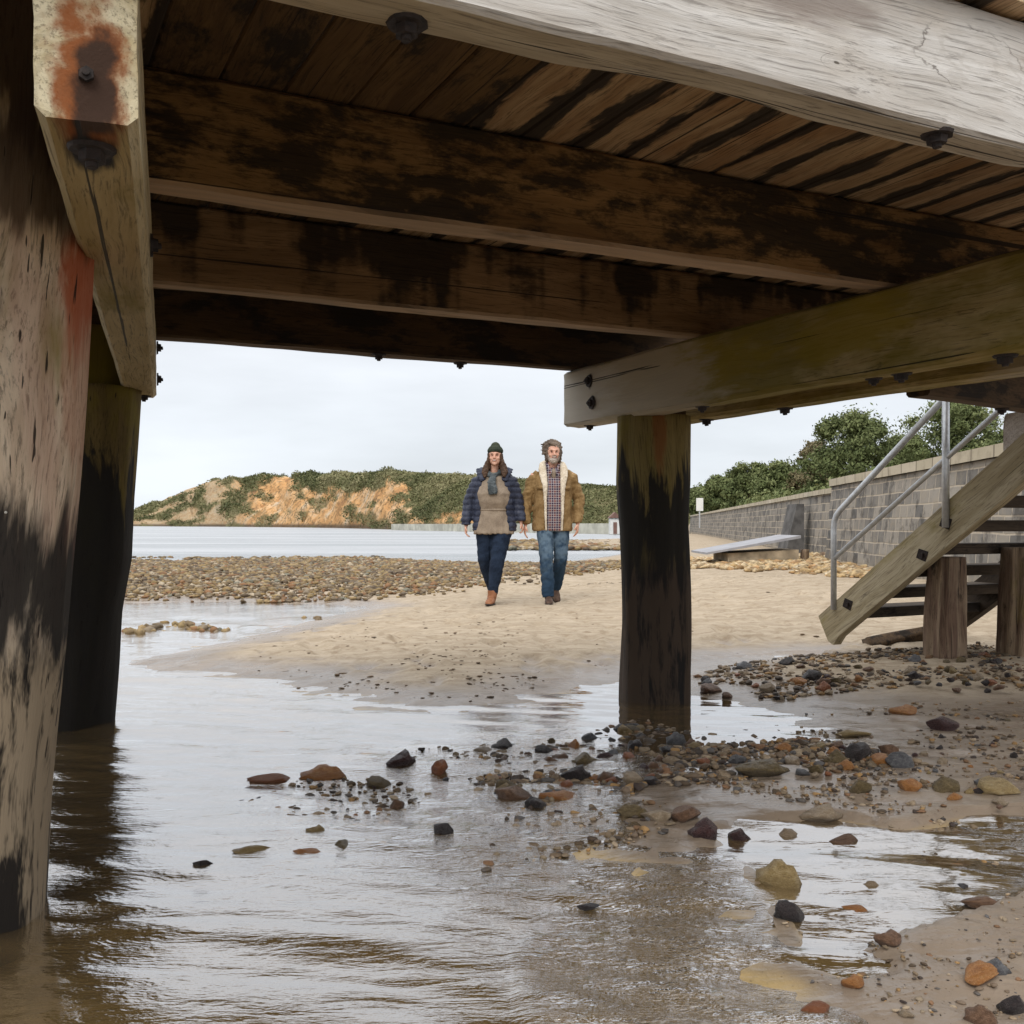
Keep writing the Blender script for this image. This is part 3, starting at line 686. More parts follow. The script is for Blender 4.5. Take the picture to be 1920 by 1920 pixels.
prism(bw, -.3, 1.06, .8, 'breakwater', M['conc'], label='pale concrete wall behind the two walkers, on the shore below the headland', cat='breakwater')
def box_bm(bm, c, s, rot=None):
    m = Matrix.Translation(c) @ (rot.to_4x4() if rot else Matrix()) @ Matrix.Diagonal((*s, 1)); bmesh.ops.create_cube(bm, size=1, matrix=m)
hut = empty('boat_hut', P(1152, 1001, 98), label='tiny white hut with brown roof on the far shore beside the middle pile', cat='hut')
bm = bmesh.new(); box_bm(bm, (0, 0, .75), (.95, 1.4, 1.5)); link('wall', bm_mesh('wall', bm), M['white'], hut, smooth=False)
bm = bmesh.new()
vs = [bm.verts.new(q) for q in ((-.6, -.85, 1.5), (.6, -.85, 1.5), (0, -.85, 2.05), (-.6, .85, 1.5), (.6, .85, 1.5), (0, .85, 2.05))]
for q in ((0, 1, 2), (3, 5, 4), (0, 2, 5, 3), (1, 4, 5, 2), (0, 3, 4, 1)): bm.faces.new([vs[i] for i in q])
link('roof', bm_mesh('roof', bm), M['roofb'], hut, smooth=False)
bm = bmesh.new(); box_bm(bm, (0, -.715, .55), (.35, .03, 1.1)); link('door', bm_mesh('door', bm), M['roofb'], hut, smooth=False)

# ------------------------------------------------------------------ sea wall
def wall_material():
    b = NB('bluestone_blocks')
    tc = b.new('ShaderNodeTexCoord'); br = b.new('ShaderNodeTexBrick')
    nd = b.noise(tc.outputs['Object'], 1.2, 4, .6, col=True)
    off = b.new('ShaderNodeVectorMath', operation='MULTIPLY_ADD'); b.L.new(nd, off.inputs[0]); off.inputs[1].default_value = (.03, .03, 0); b.L.new(tc.outputs['UV'], off.inputs[2])
    b.L.new(off.outputs[0], br.inputs[0])
    br.inputs['Scale'].default_value = 1; br.inputs['Brick Width'].default_value = .37; br.inputs['Row Height'].default_value = .178; br.inputs['Mortar Size'].default_value = .012; br.inputs['Mortar Smooth'].default_value = .3; br.inputs['Bias'].default_value = 0.1
    br.inputs['Color1'].default_value = (.12, .118, .116, 1); br.inputs['Color2'].default_value = (.31, .285, .25, 1); br.inputs['Mortar'].default_value = (.47, .41, .33, 1)
    n = b.noise(tc.outputs['Object'], 3.0, 6, .7)
    col = b.mix(b.mr(n, .5, .7, 0, .5), br.outputs[0], (.34, .29, .22)); col = b.mix(b.mr(n, .36, .50, .65, 0), col, (.055, .05, .046))
    z = sep(b, tc.outputs['UV'])[1]
    col = b.mix(b.mr(z, .0, .5, .75, 0), col, (.36, .28, .18))
    h = b.ma('ADD', b.ma('MULTIPLY', br.outputs['Fac'], -1.0), b.ma('MULTIPLY', n, .7))
    return b.bsdf(col, .9, b.bump(h, .7, .03), spec=.15)
M['wall'] = wall_material()
def cope():
    b = NB('coping_stone'); br = b.new('ShaderNodeTexBrick'); tc = b.new('ShaderNodeTexCoord'); b.L.new(tc.outputs['UV'], br.inputs[0])
    br.inputs['Scale'].default_value = 1; br.inputs['Brick Width'].default_value = .7; br.inputs['Row Height'].default_value = 3; br.inputs['Mortar Size'].default_value = .02
    br.inputs['Color1'].default_value = (.42, .37, .27, 1); br.inputs['Color2'].default_value = (.52, .46, .36, 1); br.inputs['Mortar'].default_value = (.18, .15, .11, 1)
    n = b.noise(tc.outputs['Object'], 5, 5); return b.bsdf(b.mix(b.mr(n, .5, .7, 0, .5), br.outputs[0], (.25, .21, .15)), .9, b.bump(n, .5, .02))
M['cope'] = cope()
def wall_strip(name, path, z0, z1, th, mat, parent, batter=0.0, nseg=1):
    """wall with a face UV in metres; face on the left-hand (beach) side"""
    bm = bmesh.new(); uvl = bm.loops.layers.uv.new('uv'); s = 0
    fr, tp, bk = [], [], []
    pts = []
    for i in range(len(path) - 1):
        a_, c = Vector(path[i]), Vector(path[i + 1]); k = max(1, int((c - a_).length / .7))
        for j in range(k): pts.append(a_.lerp(c, j / k))
    pts.append(Vector(path[-1])); rows = 8
    nrm = []
    for i, p in enumerate(pts):
        d = (pts[min(i + 1, len(pts) - 1)] - pts[max(i - 1, 0)]).normalized(); nrm.append(Vector((-d.y, d.x)))
    cols = []; S = [0]
    for i in range(1, len(pts)): S.append(S[-1] + (pts[i] - pts[i - 1]).length)
    for i, p in enumerate(pts):
        c = []
        for j in range(rows + 1):
            t = j / rows; z = z0 + (z1 - z0) * t; o_ = batter * (1 - t) + mn.noise(Vector((S[i] * .8, z * 3, th * 9))) * .015
            c.append(bm.verts.new((p.x + nrm[i].x * o_, p.y + nrm[i].y * o_, z)))
        bkk = Vector((p.x - nrm[i].x * th, p.y - nrm[i].y * th))
        c.append(bm.verts.new((bkk.x, bkk.y, z1))); c.append(bm.verts.new((bkk.x, bkk.y, z0)))
        cols.append(c)
    for i in range(len(cols) - 1):
        for j in range(rows + 2):
            f_ = bm.faces.new((cols[i][j], cols[i + 1][j], cols[i + 1][j + 1], cols[i][j + 1]))
            for l, (si, jj) in zip(f_.loops, ((i, j), (i + 1, j), (i + 1, j + 1), (i, j + 1))):
                zz = l.vert.co.z if jj <= rows else z1 + th * (1 if jj == rows + 1 else 2)
                l[uvl].uv = (S[si], zz)
    for c in (cols[0], cols[-1]):
        f_ = bm.faces.new(c)
        for l in f_.loops: l[uvl].uv = (l.vert.co.y * .9 + l.vert.co.x * .4, l.vert.co.z)
    bmesh.ops.recalc_face_normals(bm, faces=bm.faces)
    return link(name, bm_mesh(name, bm), mat, parent, smooth=False)
ZW = 1.66
sw = empty('sea_wall', (5.4, 14, 0), label='tall nearer length of dark block sea wall with pale coping, behind the stairs', cat='sea wall')
def rel(path, o): return [(x - o.location.x, y - o.location.y) for x, y in path]
nearp = [(4.9, 9.6), (5.87, 19.0), (6.25, 19.9)]
wall_strip('wall', rel(nearp, sw), -.1, ZW, .6, M['wall'], sw, batter=.16)
wall_strip('coping', rel([(x - .05, y) for x, y in nearp], sw), ZW + .002, ZW + .13, .68, M['cope'], sw, batter=.0)
sw2 = empty('sea_wall', (9, 40, 0), label='lower farther length of dark block sea wall running away towards the trees', cat='sea wall')
farp = [(6.28, 19.95), (6.52, 20.7), (6.62, 22.0), (15.0, 87.0)]
wall_strip('wall', rel(farp, sw2), -.1, ZW - .06, .6, M['wall'], sw2, batter=.12)
wall_strip('coping', rel([(x - .05, y) for x, y in farp], sw2), ZW - .058, ZW + .05, .66, M['cope'], sw2)
M['buttstone'] = plain('dark_buttress_stone', (.085, .082, .08), .9, 0, .4, 4, .6, .02)  # dark stone of the buttress on the far wall
bm = bmesh.new()
vs = [bm.verts.new(q) for q in ((-.28, 0, 0), (.18, 0, 0), (.18, 0, 1.33), (.02, 0, 1.33), (-.28, .8, 0), (.18, .8, 0), (.18, .8, 1.33), (.02, .8, 1.33))]
for q in ((0, 1, 2, 3), (7, 6, 5, 4), (0, 3, 7, 4), (3, 2, 6, 7), (1, 5, 6, 2), (0, 4, 5, 1)): bm.faces.new([vs[i] for i in q])
o = link('buttress', bm_mesh('buttress', bm), M['buttstone'], sw2, smooth=False); o.location = (6.40 - 9, 23.3 - 40, .1)
# concrete ramp against the far wall: sloping slab over a low base
ramp = empty('boat_ramp', (2 * 2.3, 18.6, .1), label='sloping concrete boat ramp slab over a low stone base by the sea wall', cat='ramp')
def quadprism(name, pts2, y0, y1, mat, parent):
    bm = bmesh.new(); a_ = [bm.verts.new((x, y0, z)) for x, z in pts2]; c = [bm.verts.new((x, y1, z)) for x, z in pts2]; n = len(pts2)
    bm.faces.new(a_); bm.faces.new(c[::-1])
    for i in range(n): bm.faces.new((a_[i], c[i], c[(i + 1) % n], a_[(i + 1) % n]))
    bmesh.ops.recalc_face_normals(bm, faces=bm.faces); return link(name, bm_mesh(name, bm), mat, parent, smooth=False)
M['slab'] = plain('grey_slab', (.30, .30, .32), .7, 0, .12, 4, .2)
M['base'] = plain('weathered_base_stone', (.36, .29, .20), .9, 0, .45, 3, .8, .05)
rx = ramp.location.x
def RX(px, D=18.6): return (px - 960) / F * D - rx
def RZ(py, D=18.6): return H - (py - HY) / F * D - .1
quadprism('slab', [(RX(1325), RZ(1040)), (RX(1502), RZ(1009)), (RX(1502), RZ(1004)), (RX(1325), RZ(1036))], 0, 1.6, M['slab'], ramp)
quadprism('base', [(RX(1368), RZ(1062)), (RX(1502), RZ(1062)), (RX(1502), RZ(1031)), (RX(1368), RZ(1038))], .15, 1.5, M['base'], ramp)
# sign on the far end of the wall
sg = empty('sign_board', P(1312, 975, 60), label='small white sign on a post above the far end of the sea wall', cat='sign')
bm = bmesh.new(); box_bm(bm, (0, 0, .9), (.40, .04, .75)); link('panel', bm_mesh('panel', bm), M['white'], sg, smooth=False)
bm = bmesh.new(); box_bm(bm, (0, .05, .3), (.07, .05, 1.5)); link('post', bm_mesh('post', bm), M['galv'], sg, smooth=False)
# timber stumps at the wall foot
for k, (px, lab) in enumerate(((1506, 'short timber stump at the foot of the sea wall, nearest the boat ramp'), (1543, 'short timber stump at the wall foot, middle of three'), (1622, 'short timber stump at the wall foot, just left of the stair rail base'))):
    q = G(px, 1064, .16)
    o = pile('timber_stump', (q.x, q.y), (q.x + .03, q.y), .085, .07, .0, .50 - .05 * k, M['post'], None, seed=60 + k, nz=10, ns=14)
    tag(o, lab, 'timber stump', 'timber stumps along the sea wall')

# ------------------------------------------------------------------ trees
M['bark'] = wood('bark', (.17, .13, .10), (.11, .08, .06), (.03, .02, .015), axis='Z', black=.2, crack=1)
def tree(px, D, ytop, hw, mat, name, label, yb=None, dens=1.0, seed=0, group='trees behind the sea wall'):
    rr = random.Random(seed)
    x = (px - 960) / F * D; zt = H + (HY - ytop) / F * D; wr = hw / F * D; zb = 1.6
    t = empty(name, (x, D, zb), label=label, cat='tree', group=group)
    hgt = zt - zb
    bm = bmesh.new()
    def limb(a_, b_, r0, r1, n=6):
        prev = None; d = (b_ - a_)
        for i in range(n + 1):
            c = a_ + d * (i / n) + Vector((rr.uniform(-1, 1), rr.uniform(-1, 1), 0)) * r0 * .5 * (0 < i < n)
            r = r0 + (r1 - r0) * i / n
            ring = [bm.verts.new(c + Vector((math.cos(k * math.pi / 4) * r, math.sin(k * math.pi / 4) * r, 0))) for k in range(8)]
            if prev:
                for k in range(8): bm.faces.new((prev[k], prev[(k + 1) % 8], ring[(k + 1) % 8], ring[k]))
            prev = ring
    tr = max(.07, wr * .07)
    fork = Vector((0, 0, hgt * .35)); limb(Vector((0, 0, -.3)), fork, tr, tr * .75)
    cents = []; rads = []
    nl = 26
    for i in range(nl):
        a_ = rr.uniform(0, 6.283); e = rr.random() ** .7
        q = Vector((math.cos(a_) * wr * .78 * e, math.sin(a_) * wr * .7 * e, hgt * (.25 + .62 * (1 - e * e * .75) * rr.uniform(.5, 1.05))))
        if i < 11: limb(fork, q, tr * .45, tr * .08, 5)
        cents.append(q); s = rr.uniform(.26, .42) * wr; rads.append((s * 1.25, s * 1.25, s * .85))
    for i in range(40):
        a_ = rr.uniform(0, 6.283); el = rr.uniform(-.1, 1) ; ca = math.cos(el * 1.45)
        q = Vector((math.cos(a_) * wr * ca, math.sin(a_) * wr * ca * .9, hgt * (.32 + .62 * math.sin(max(el, 0) * 1.45)) + rr.uniform(-.08, .05) * hgt))
        cents.append(q); s = rr.uniform(.10, .26) * wr; rads.append((s * 1.2, s * 1.2, s * .8))
    for i in range(10):
        a_ = rr.uniform(0, 6.283); cents.append(Vector((math.cos(a_) * wr * .8, math.sin(a_) * wr * .5, hgt * rr.uniform(.05, .3)))); s = rr.uniform(.2, .3) * wr; rads.append((s, s, s * .8))
    link('trunk', bm_mesh('trunk', bm), M['bark'], t)
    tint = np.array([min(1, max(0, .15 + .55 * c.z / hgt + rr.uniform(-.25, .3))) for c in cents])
    per = int(240 * dens)
    v, fa, tt = leaf_cloud([tuple(c) for c in cents], rads, per, max(.03, .0017 * D), tintc=tint, shell=.15, jitter=1.3)
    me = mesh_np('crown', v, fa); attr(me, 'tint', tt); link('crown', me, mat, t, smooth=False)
    return t
TR = [(1606, 36, 776, 98, 'leaf', 'broad_tree', 'large rounded dark green tree above the sea wall, left of the stair rail', 1.5),
      (1785, 33, 752, 105, 'leaf', 'broad_tree', 'big green tree behind the stair rail posts above the tallest part of the wall', 1.5),
      (1905, 28, 800, 70, 'leaf', 'broad_tree', 'green tree partly hidden by the pale post at the right edge', 1.0),
      (1697, 40, 815, 55, 'leaf', 'broad_tree', 'low green tree filling the dip between the two big trees', 1.0),
      (1530, 42, 826, 42, 'leafb', 'brown_bush', 'brownish thin-leaved tree at the left side of the large round tree', .8),
      (1462, 55, 864, 44, 'leaf', 'coastal_tree', 'mid green tree with an uneven top, just left of the brownish tree', 1.0),
      (1405, 62, 868, 46, 'leaf', 'coastal_tree', 'green tree standing above the middle of the far sea wall', 1.0),
      (1355, 72, 893, 42, 'leaf', 'coastal_tree', 'small green tree right of the white sign', .9),
      (1312, 88, 915, 40, 'leaf', 'coastal_tree', 'smallest and farthest green tree, right beside the middle pile', .8)]
for k, (px, D, yt, hw, mt, nm, lb, dn) in enumerate(TR): tree(px, D, yt, hw, M[mt], nm, lb, dens=dn, seed=k + 3)
# hedge-like undergrowth on top of the bank
cents = []; rads = []
for k in range(260):
    D = rng.uniform(22, 100); wxx = float(np.interp(D, [9.6, 19, 21, 87, 100], [4.9, 5.87, 6.55, 15.0, 16.6])); s = rng.uniform(.35, .6) * (1 + D * .012)
    cents.append((wxx + 1.6 + rng.uniform(0, 2.2), D, 1.62 + s * .35)); rads.append((s, s, s * .7))
for k in range(60):
    D = rng.uniform(12, 24); wxx = float(np.interp(D, [9.6, 19, 21, 87], [4.9, 5.87, 6.55, 15.0])); s = rng.uniform(.3, .5)
    cents.append((wxx + 2.2 + rng.uniform(0, 1.5), D, 1.62 + s * .1)); rads.append((s, s, s * .5))
v, fa, t = leaf_cloud(cents, rads, 200, .075, shell=.4)
me = mesh_np('bank_undergrowth', v, fa); attr(me, 'tint', t)
link('bank_undergrowth', me, M['leaf'], smooth=False, kind='stuff', label='low green undergrowth along the top of the sea wall', cat='undergrowth')

# ------------------------------------------------------------------ staircase
SB = Vector((2.30, 7.30)); SD = Vector((.4472, -.8944)); ST = Vector((.8944, .4472))
stair = empty('beach_staircase', (SB.x, SB.y, .1), label='open timber staircase with galvanised pipe rail climbing from the sand to the pier', cat='staircase')
SO = stair.location.copy()
def SP(s, z, t=0): q = SB + SD * s + ST * t; return Vector((q.x, q.y, z)) - SO
def stair_stringer(t, mat):
    bm = bmesh.new(); th = .075
    prof = [(-.155, .31), (0.0, .155), (2.9, .155 + .715 * 2.9), (2.9, .155 + .715 * 2.9 + .33), ]
    prof = [(-.155, .31), (-.055, .125), (0.03, .145)]
    n = 60; top, bot = [], []
    for i in range(n + 1):
        s = -.155 + (2.75 + .155) * i / n
        zt = .31 + .715 * (s + .155) + mn.noise(Vector((s * 2, t * 9, 1))) * .008
        zb = .155 + .705 * s + mn.noise(Vector((s * 2, t * 9, 5))) * .008 if s > 0 else max(.12, .31 - (s + .155) * 1.75)
        top.append((s, zt)); bot.append((s, zb))
    rows = []
    for (s, zt), (_, zb) in zip(top, bot):
        ring = []
        for tt in (t - th / 2, t + th / 2):
            for k in range(6): ring.append(SP(s, zb + (zt - zb) * k / 5, tt))
        rows.append([bm.verts.new(q) for q in ring])
    order = [0, 1, 2, 3, 4, 5, 11, 10, 9, 8, 7, 6]
    for i in range(n):
        for j in range(12):
            a_, c = order[j], order[(j + 1) % 12]
            bm.faces.new((rows[i][a_], rows[i][c], rows[i + 1][c], rows[i + 1][a_]))
    bm.faces.new([rows[0][q] for q in order]); bm.faces.new([rows[-1][q] for q in order][::-1])
    bmesh.ops.remove_doubles(bm, verts=bm.verts, dist=.0005)
    bmesh.ops.recalc_face_normals(bm, faces=bm.faces)
    return bm_mesh('stringer', bm)
# bring the mesh into a frame whose X axis is the grain
def reframe(me, ang, pitch):
    m = Matrix.Rotation(ang, 4, 'Z') @ Matrix.Rotation(-pitch, 4, 'Y'); me.transform(m.inverted()); return m
PIT = math.atan(.715)
for t_, mt, lb in ((0, 'stair', 'near stringer with notched bolt recesses'), (1.2, 'tread', 'far stringer coloured dark for shade')):
    me = stair_stringer(t_, None); m = reframe(me, math.atan2(SD.y, SD.x), PIT)
    o = link('stringer', me, M[mt], stair, smooth=False); o.matrix_local = m; o['label'] = lb
    if t_ == 0:
        for px, py in ((1597, 1132), (1737, 1040), (1781, 980)):
            r_ = (px - 960) / F; s = (SB.y * r_ - SB.x) / (SD.x - SD.y * r_); D = SB.y + SD.y * s; z = H - (py - HY) / F * D
            bm = bmesh.new(); box_bm(bm, (0, 0, 0), (.075, .035, .065), Matrix.Rotation(.3, 3, 'Y')); box_bm(bm, (.0, -.02, -.005), (.03, .02, .03))
            for vv in bm.verts: vv.co += Vector((mn.noise(vv.co * 60), 0, mn.noise(vv.co * 50 + Vector((3, 3, 3))))) * .008
            bo = link('bolt_recess', bm_mesh('bolt_recess', bm), M['iron'], o, smooth=False)
            bo.matrix_local = m.inverted() @ Matrix.Translation(SP(s, z, -.024)) @ Matrix.Rotation(math.atan2(SD.y, SD.x), 4, 'Z')
k = 0; zt = .36
while zt < 2.1:
    s = (zt - .30) / .715 + .02
    q = SP(s, zt, .6)
    o = beam('tread', q, 1.12, .26, .07, math.atan2(ST.y, ST.x), M['tread'], stair, amp=.004, seed=70 + k, nl=14, r=.006)
    zt += .15; k += 1
# posts under the stairs
def spile(px, D, w0, w1, z1, seed, name='post'):
    x = (px - 960) / F * D
    o = pile(name, (x, D), (x + .015, D), w0, w1, -.1, z1, M['post'], stair, seed=seed, nz=40, ns=40, flute=.035); o.location = o.location - SO
    return o
spile(1771, 6.68, .135, .100, .76, 81); spile(1912, 6.75, .135, .12, .82, 83)
q = SP(1.50, 1.475, .30)
beam('newel_post', q, .62, .30, .29, math.atan2(ST.y, ST.x), M['pale'], stair, amp=.008, seed=90, nl=14)
bpy.context.view_layer.update()
# rails
def tube(path, r, name, mat, parent, n=12, caps=True, **k):
    bm = bmesh.new(); prev = None; path = [Vector(p) for p in path]
    for i, p in enumerate(path):
        d = (path[min(i + 1, len(path) - 1)] - path[max(i - 1, 0)]).normalized(); qn = d.to_track_quat('Z', 'X').to_matrix()
        rr = r[i] if isinstance(r, (list, tuple)) else r
        ring = [bm.verts.new(p + qn @ Vector((math.cos(2 * math.pi * j / n) * rr, math.sin(2 * math.pi * j / n) * rr, 0))) for j in range(n)]
        if prev:
            off = min(range(n), key=lambda o_: (prev[0].co - ring[o_].co).length); ring = ring[off:] + ring[:off]
            for j in range(n): bm.faces.new((prev[j], prev[(j + 1) % n], ring[(j + 1) % n], ring[j]))
        else: first = ring
        prev = ring
    if caps: bm.faces.new(first); bm.faces.new(prev[::-1])
    bmesh.ops.recalc_face_normals(bm, faces=bm.faces)
    return link(name, bm_mesh(name, bm), mat, parent, **k)
to = -.045
hr = tube([SP(0.005, .37, to), SP(.005, .93, to), SP(.01, .985, to), SP(.03, 1.03, to), SP(.07, 1.07, to), SP(2.6, 1.07 + .775 * 2.53, to)], .021, 'handrail', M['galv'], stair)
tube([SP(.02, .735, to), SP(2.6, .735 + .675 * 2.6, to)], .017, 'middle_rail', M['galv'], stair)
tube([SP(.965, .95, to - .002), SP(.965, 1.80, to - .002)], .023, 'rail_post', M['galv'], stair)
# driftwood log under the stairs
q = G(1692, 1190, .15)
lg = pile('driftwood_log', (0, 0), (0, .02), .075, .045, -.32, .34, M['dark'], None, seed=99, nz=20, ns=20, flute=.03)
lg.location = (q.x + .1, q.y + .2, gz(q.x, q.y) + .05); lg.rotation_euler = (0, R(78), R(12)); tag(lg, 'dark wet driftwood log lying on the sand under the stairs', 'log')

# ------------------------------------------------------------------ stones
def ico(sub):
    bm = bmesh.new(); bmesh.ops.create_icosphere(bm, subdivisions=sub, radius=1); v = np.array([x.co[:] for x in bm.verts]); f_ = np.array([[q.index for q in x.verts] for x in bm.faces]); bm.free(); return v, f_
V1, F1 = ico(1); V2, F2 = ico(2); V3, F3 = ico(3)
def rockify(v, seed, rough=.28):
    out = []
    rr = random.Random(seed); pl = []
    for k in range(10):
        d = Vector((rr.gauss(0, 1), rr.gauss(0, 1), rr.gauss(0, 1))).normalized(); pl.append((d, rr.uniform(.45, .85)))
    for p in v:
        q = Vector(p); q *= 1 + mn.noise(q * 1.1 + Vector((seed * 7.1, 0, 0))) * rough + mn.noise(q * 2.6 + Vector((0, seed * 3.3, 0))) * rough * .6 + mn.noise(q * 7 + Vector((seed, 0, 0))) * rough * .18
        for d, h_ in pl:
            k = q.dot(d)
            if k > h_: q -= d * (k - h_) * .93
        out.append(q[:])
    return np.array(out)
ROCK1 = [rockify(V1, s, .35) for s in range(10)]; ROCK2 = [rockify(V2, s + 20, .35) for s in range(8)]
def stone_mat(name, c0, c1, c2, wet=.35):
    b = NB(name); c = b.coord(); n = b.noise(c, 3.0, 6, .65); n2 = b.noise(c, 14, 5, .7)
    col = b.ramp(n, [(.3, c0), (.5, c1), (.7, c2)]); col = b.mix(b.mr(n2, .52, .7, 0, .6), col, tuple(x * .4 for x in c0))
    n3 = b.noise(c, 45, 3, .8); col = b.mix(b.mr(n3, .60, .68, 0, .5), col, tuple(min(1, x * 1.9 + .04) for x in c2)); col = b.mix(b.mr(n3, .40, .33, 0, .55), col, tuple(x * .35 for x in c0))
    vn = b.noise(b.coord(scale=(1, 1, 3.5), rot=(.5, .3, 0)), 1.6, 3, .6, 1.5); col = b.mix(b.mr(b.ma('ABSOLUTE', b.ma('SUBTRACT', vn, .5)), 0, .022, .45, 0), col, tuple(min(1, x * 1.6 + .05) for x in c2))
    wz = sep(b, b.new('ShaderNodeNewGeometry').outputs['Position'])[2]
    return b.bsdf(b.mix(b.mr(wz, .012, .028, .55, 0), col, tuple(x * .8 for x in c0)), b.mr(n2, .3, .7, wet * .7, wet + .3), b.bump(b.ma('ADD', b.ma('ADD', n2, n), b.ma('MULTIPLY', n3, .3)), .7, .06), spec=.5)
SM = {'dark': stone_mat('dark_stone', (.018, .014, .014), (.035, .026, .026), (.075, .055, .05), .25),
      'maroon': stone_mat('maroon_stone', (.03, .012, .012), (.06, .025, .024), (.12, .06, .055), .22),
      'orange': stone_mat('orange_stone', (.30, .11, .025), (.46, .19, .05), (.52, .29, .12)),
      'yellow': stone_mat('yellow_stone', (.24, .16, .06), (.37, .26, .11), (.46, .36, .20)),
      'tan': stone_mat('tan_stone', (.25, .18, .11), (.38, .28, .18), (.50, .41, .30)),
      'grey': stone_mat('grey_stone', (.07, .072, .08), (.13, .13, .14), (.24, .235, .23)),
      'olive': stone_mat('olive_stone', (.09, .06, .025), (.16, .115, .05), (.27, .20, .10)),
      'brown': stone_mat('brown_stone', (.10, .05, .025), (.19, .10, .055), (.30, .18, .11)),
      'red': stone_mat('red_stone', (.24, .075, .025), (.34, .12, .045), (.42, .2, .11))}
SHAPES = []
for s in range(14):
    v = rockify(V3, s + 50, .42)
    me = mesh_np('stone', v, F3); SHAPES.append(me)
_mc = {}
def stone(px, py, w_, h_, colr, label, group='stones scattered over the wet foreshore', shape=None, name='stone', sink=.42, grp=True):
    z = 0.0
    for _ in range(3):
        q = G(px, py + h_ * .5, z); z = max(gz(q.x, q.y), -.012)
    q = G(px, py + h_ * .5, z); D = q.y
    rx_ = w_ / F * D / 2 / .93; hz_ = h_ / F * D          # apparent height mixes height and top surface
    ry_ = min(rx_ * .9, max(hz_ * 1.1, rx_ * .55)); rz_ = max(hz_ * .62, .006)
    sh = shape if shape is not None else rng.randrange(len(SHAPES))
    key = (sh, colr)
    if key not in _mc:
        m_ = SHAPES[sh].copy(); m_.materials.append(SM[colr]); m_.polygons.foreach_set('use_smooth', [True] * len(m_.polygons)); _mc[key] = m_
    o = bpy.data.objects.new(name, _mc[key]); COL.objects.link(o)
    o.location = (q.x, D + ry_ * .55, z + rz_ * (1 - sink * 1.6)); o.scale = (rx_, ry_, rz_); o.rotation_euler = (rng.uniform(-.12, .12), rng.uniform(-.1, .1), rng.uniform(-.5, .5))
    tag(o, label, 'stone', group if grp else None); return o
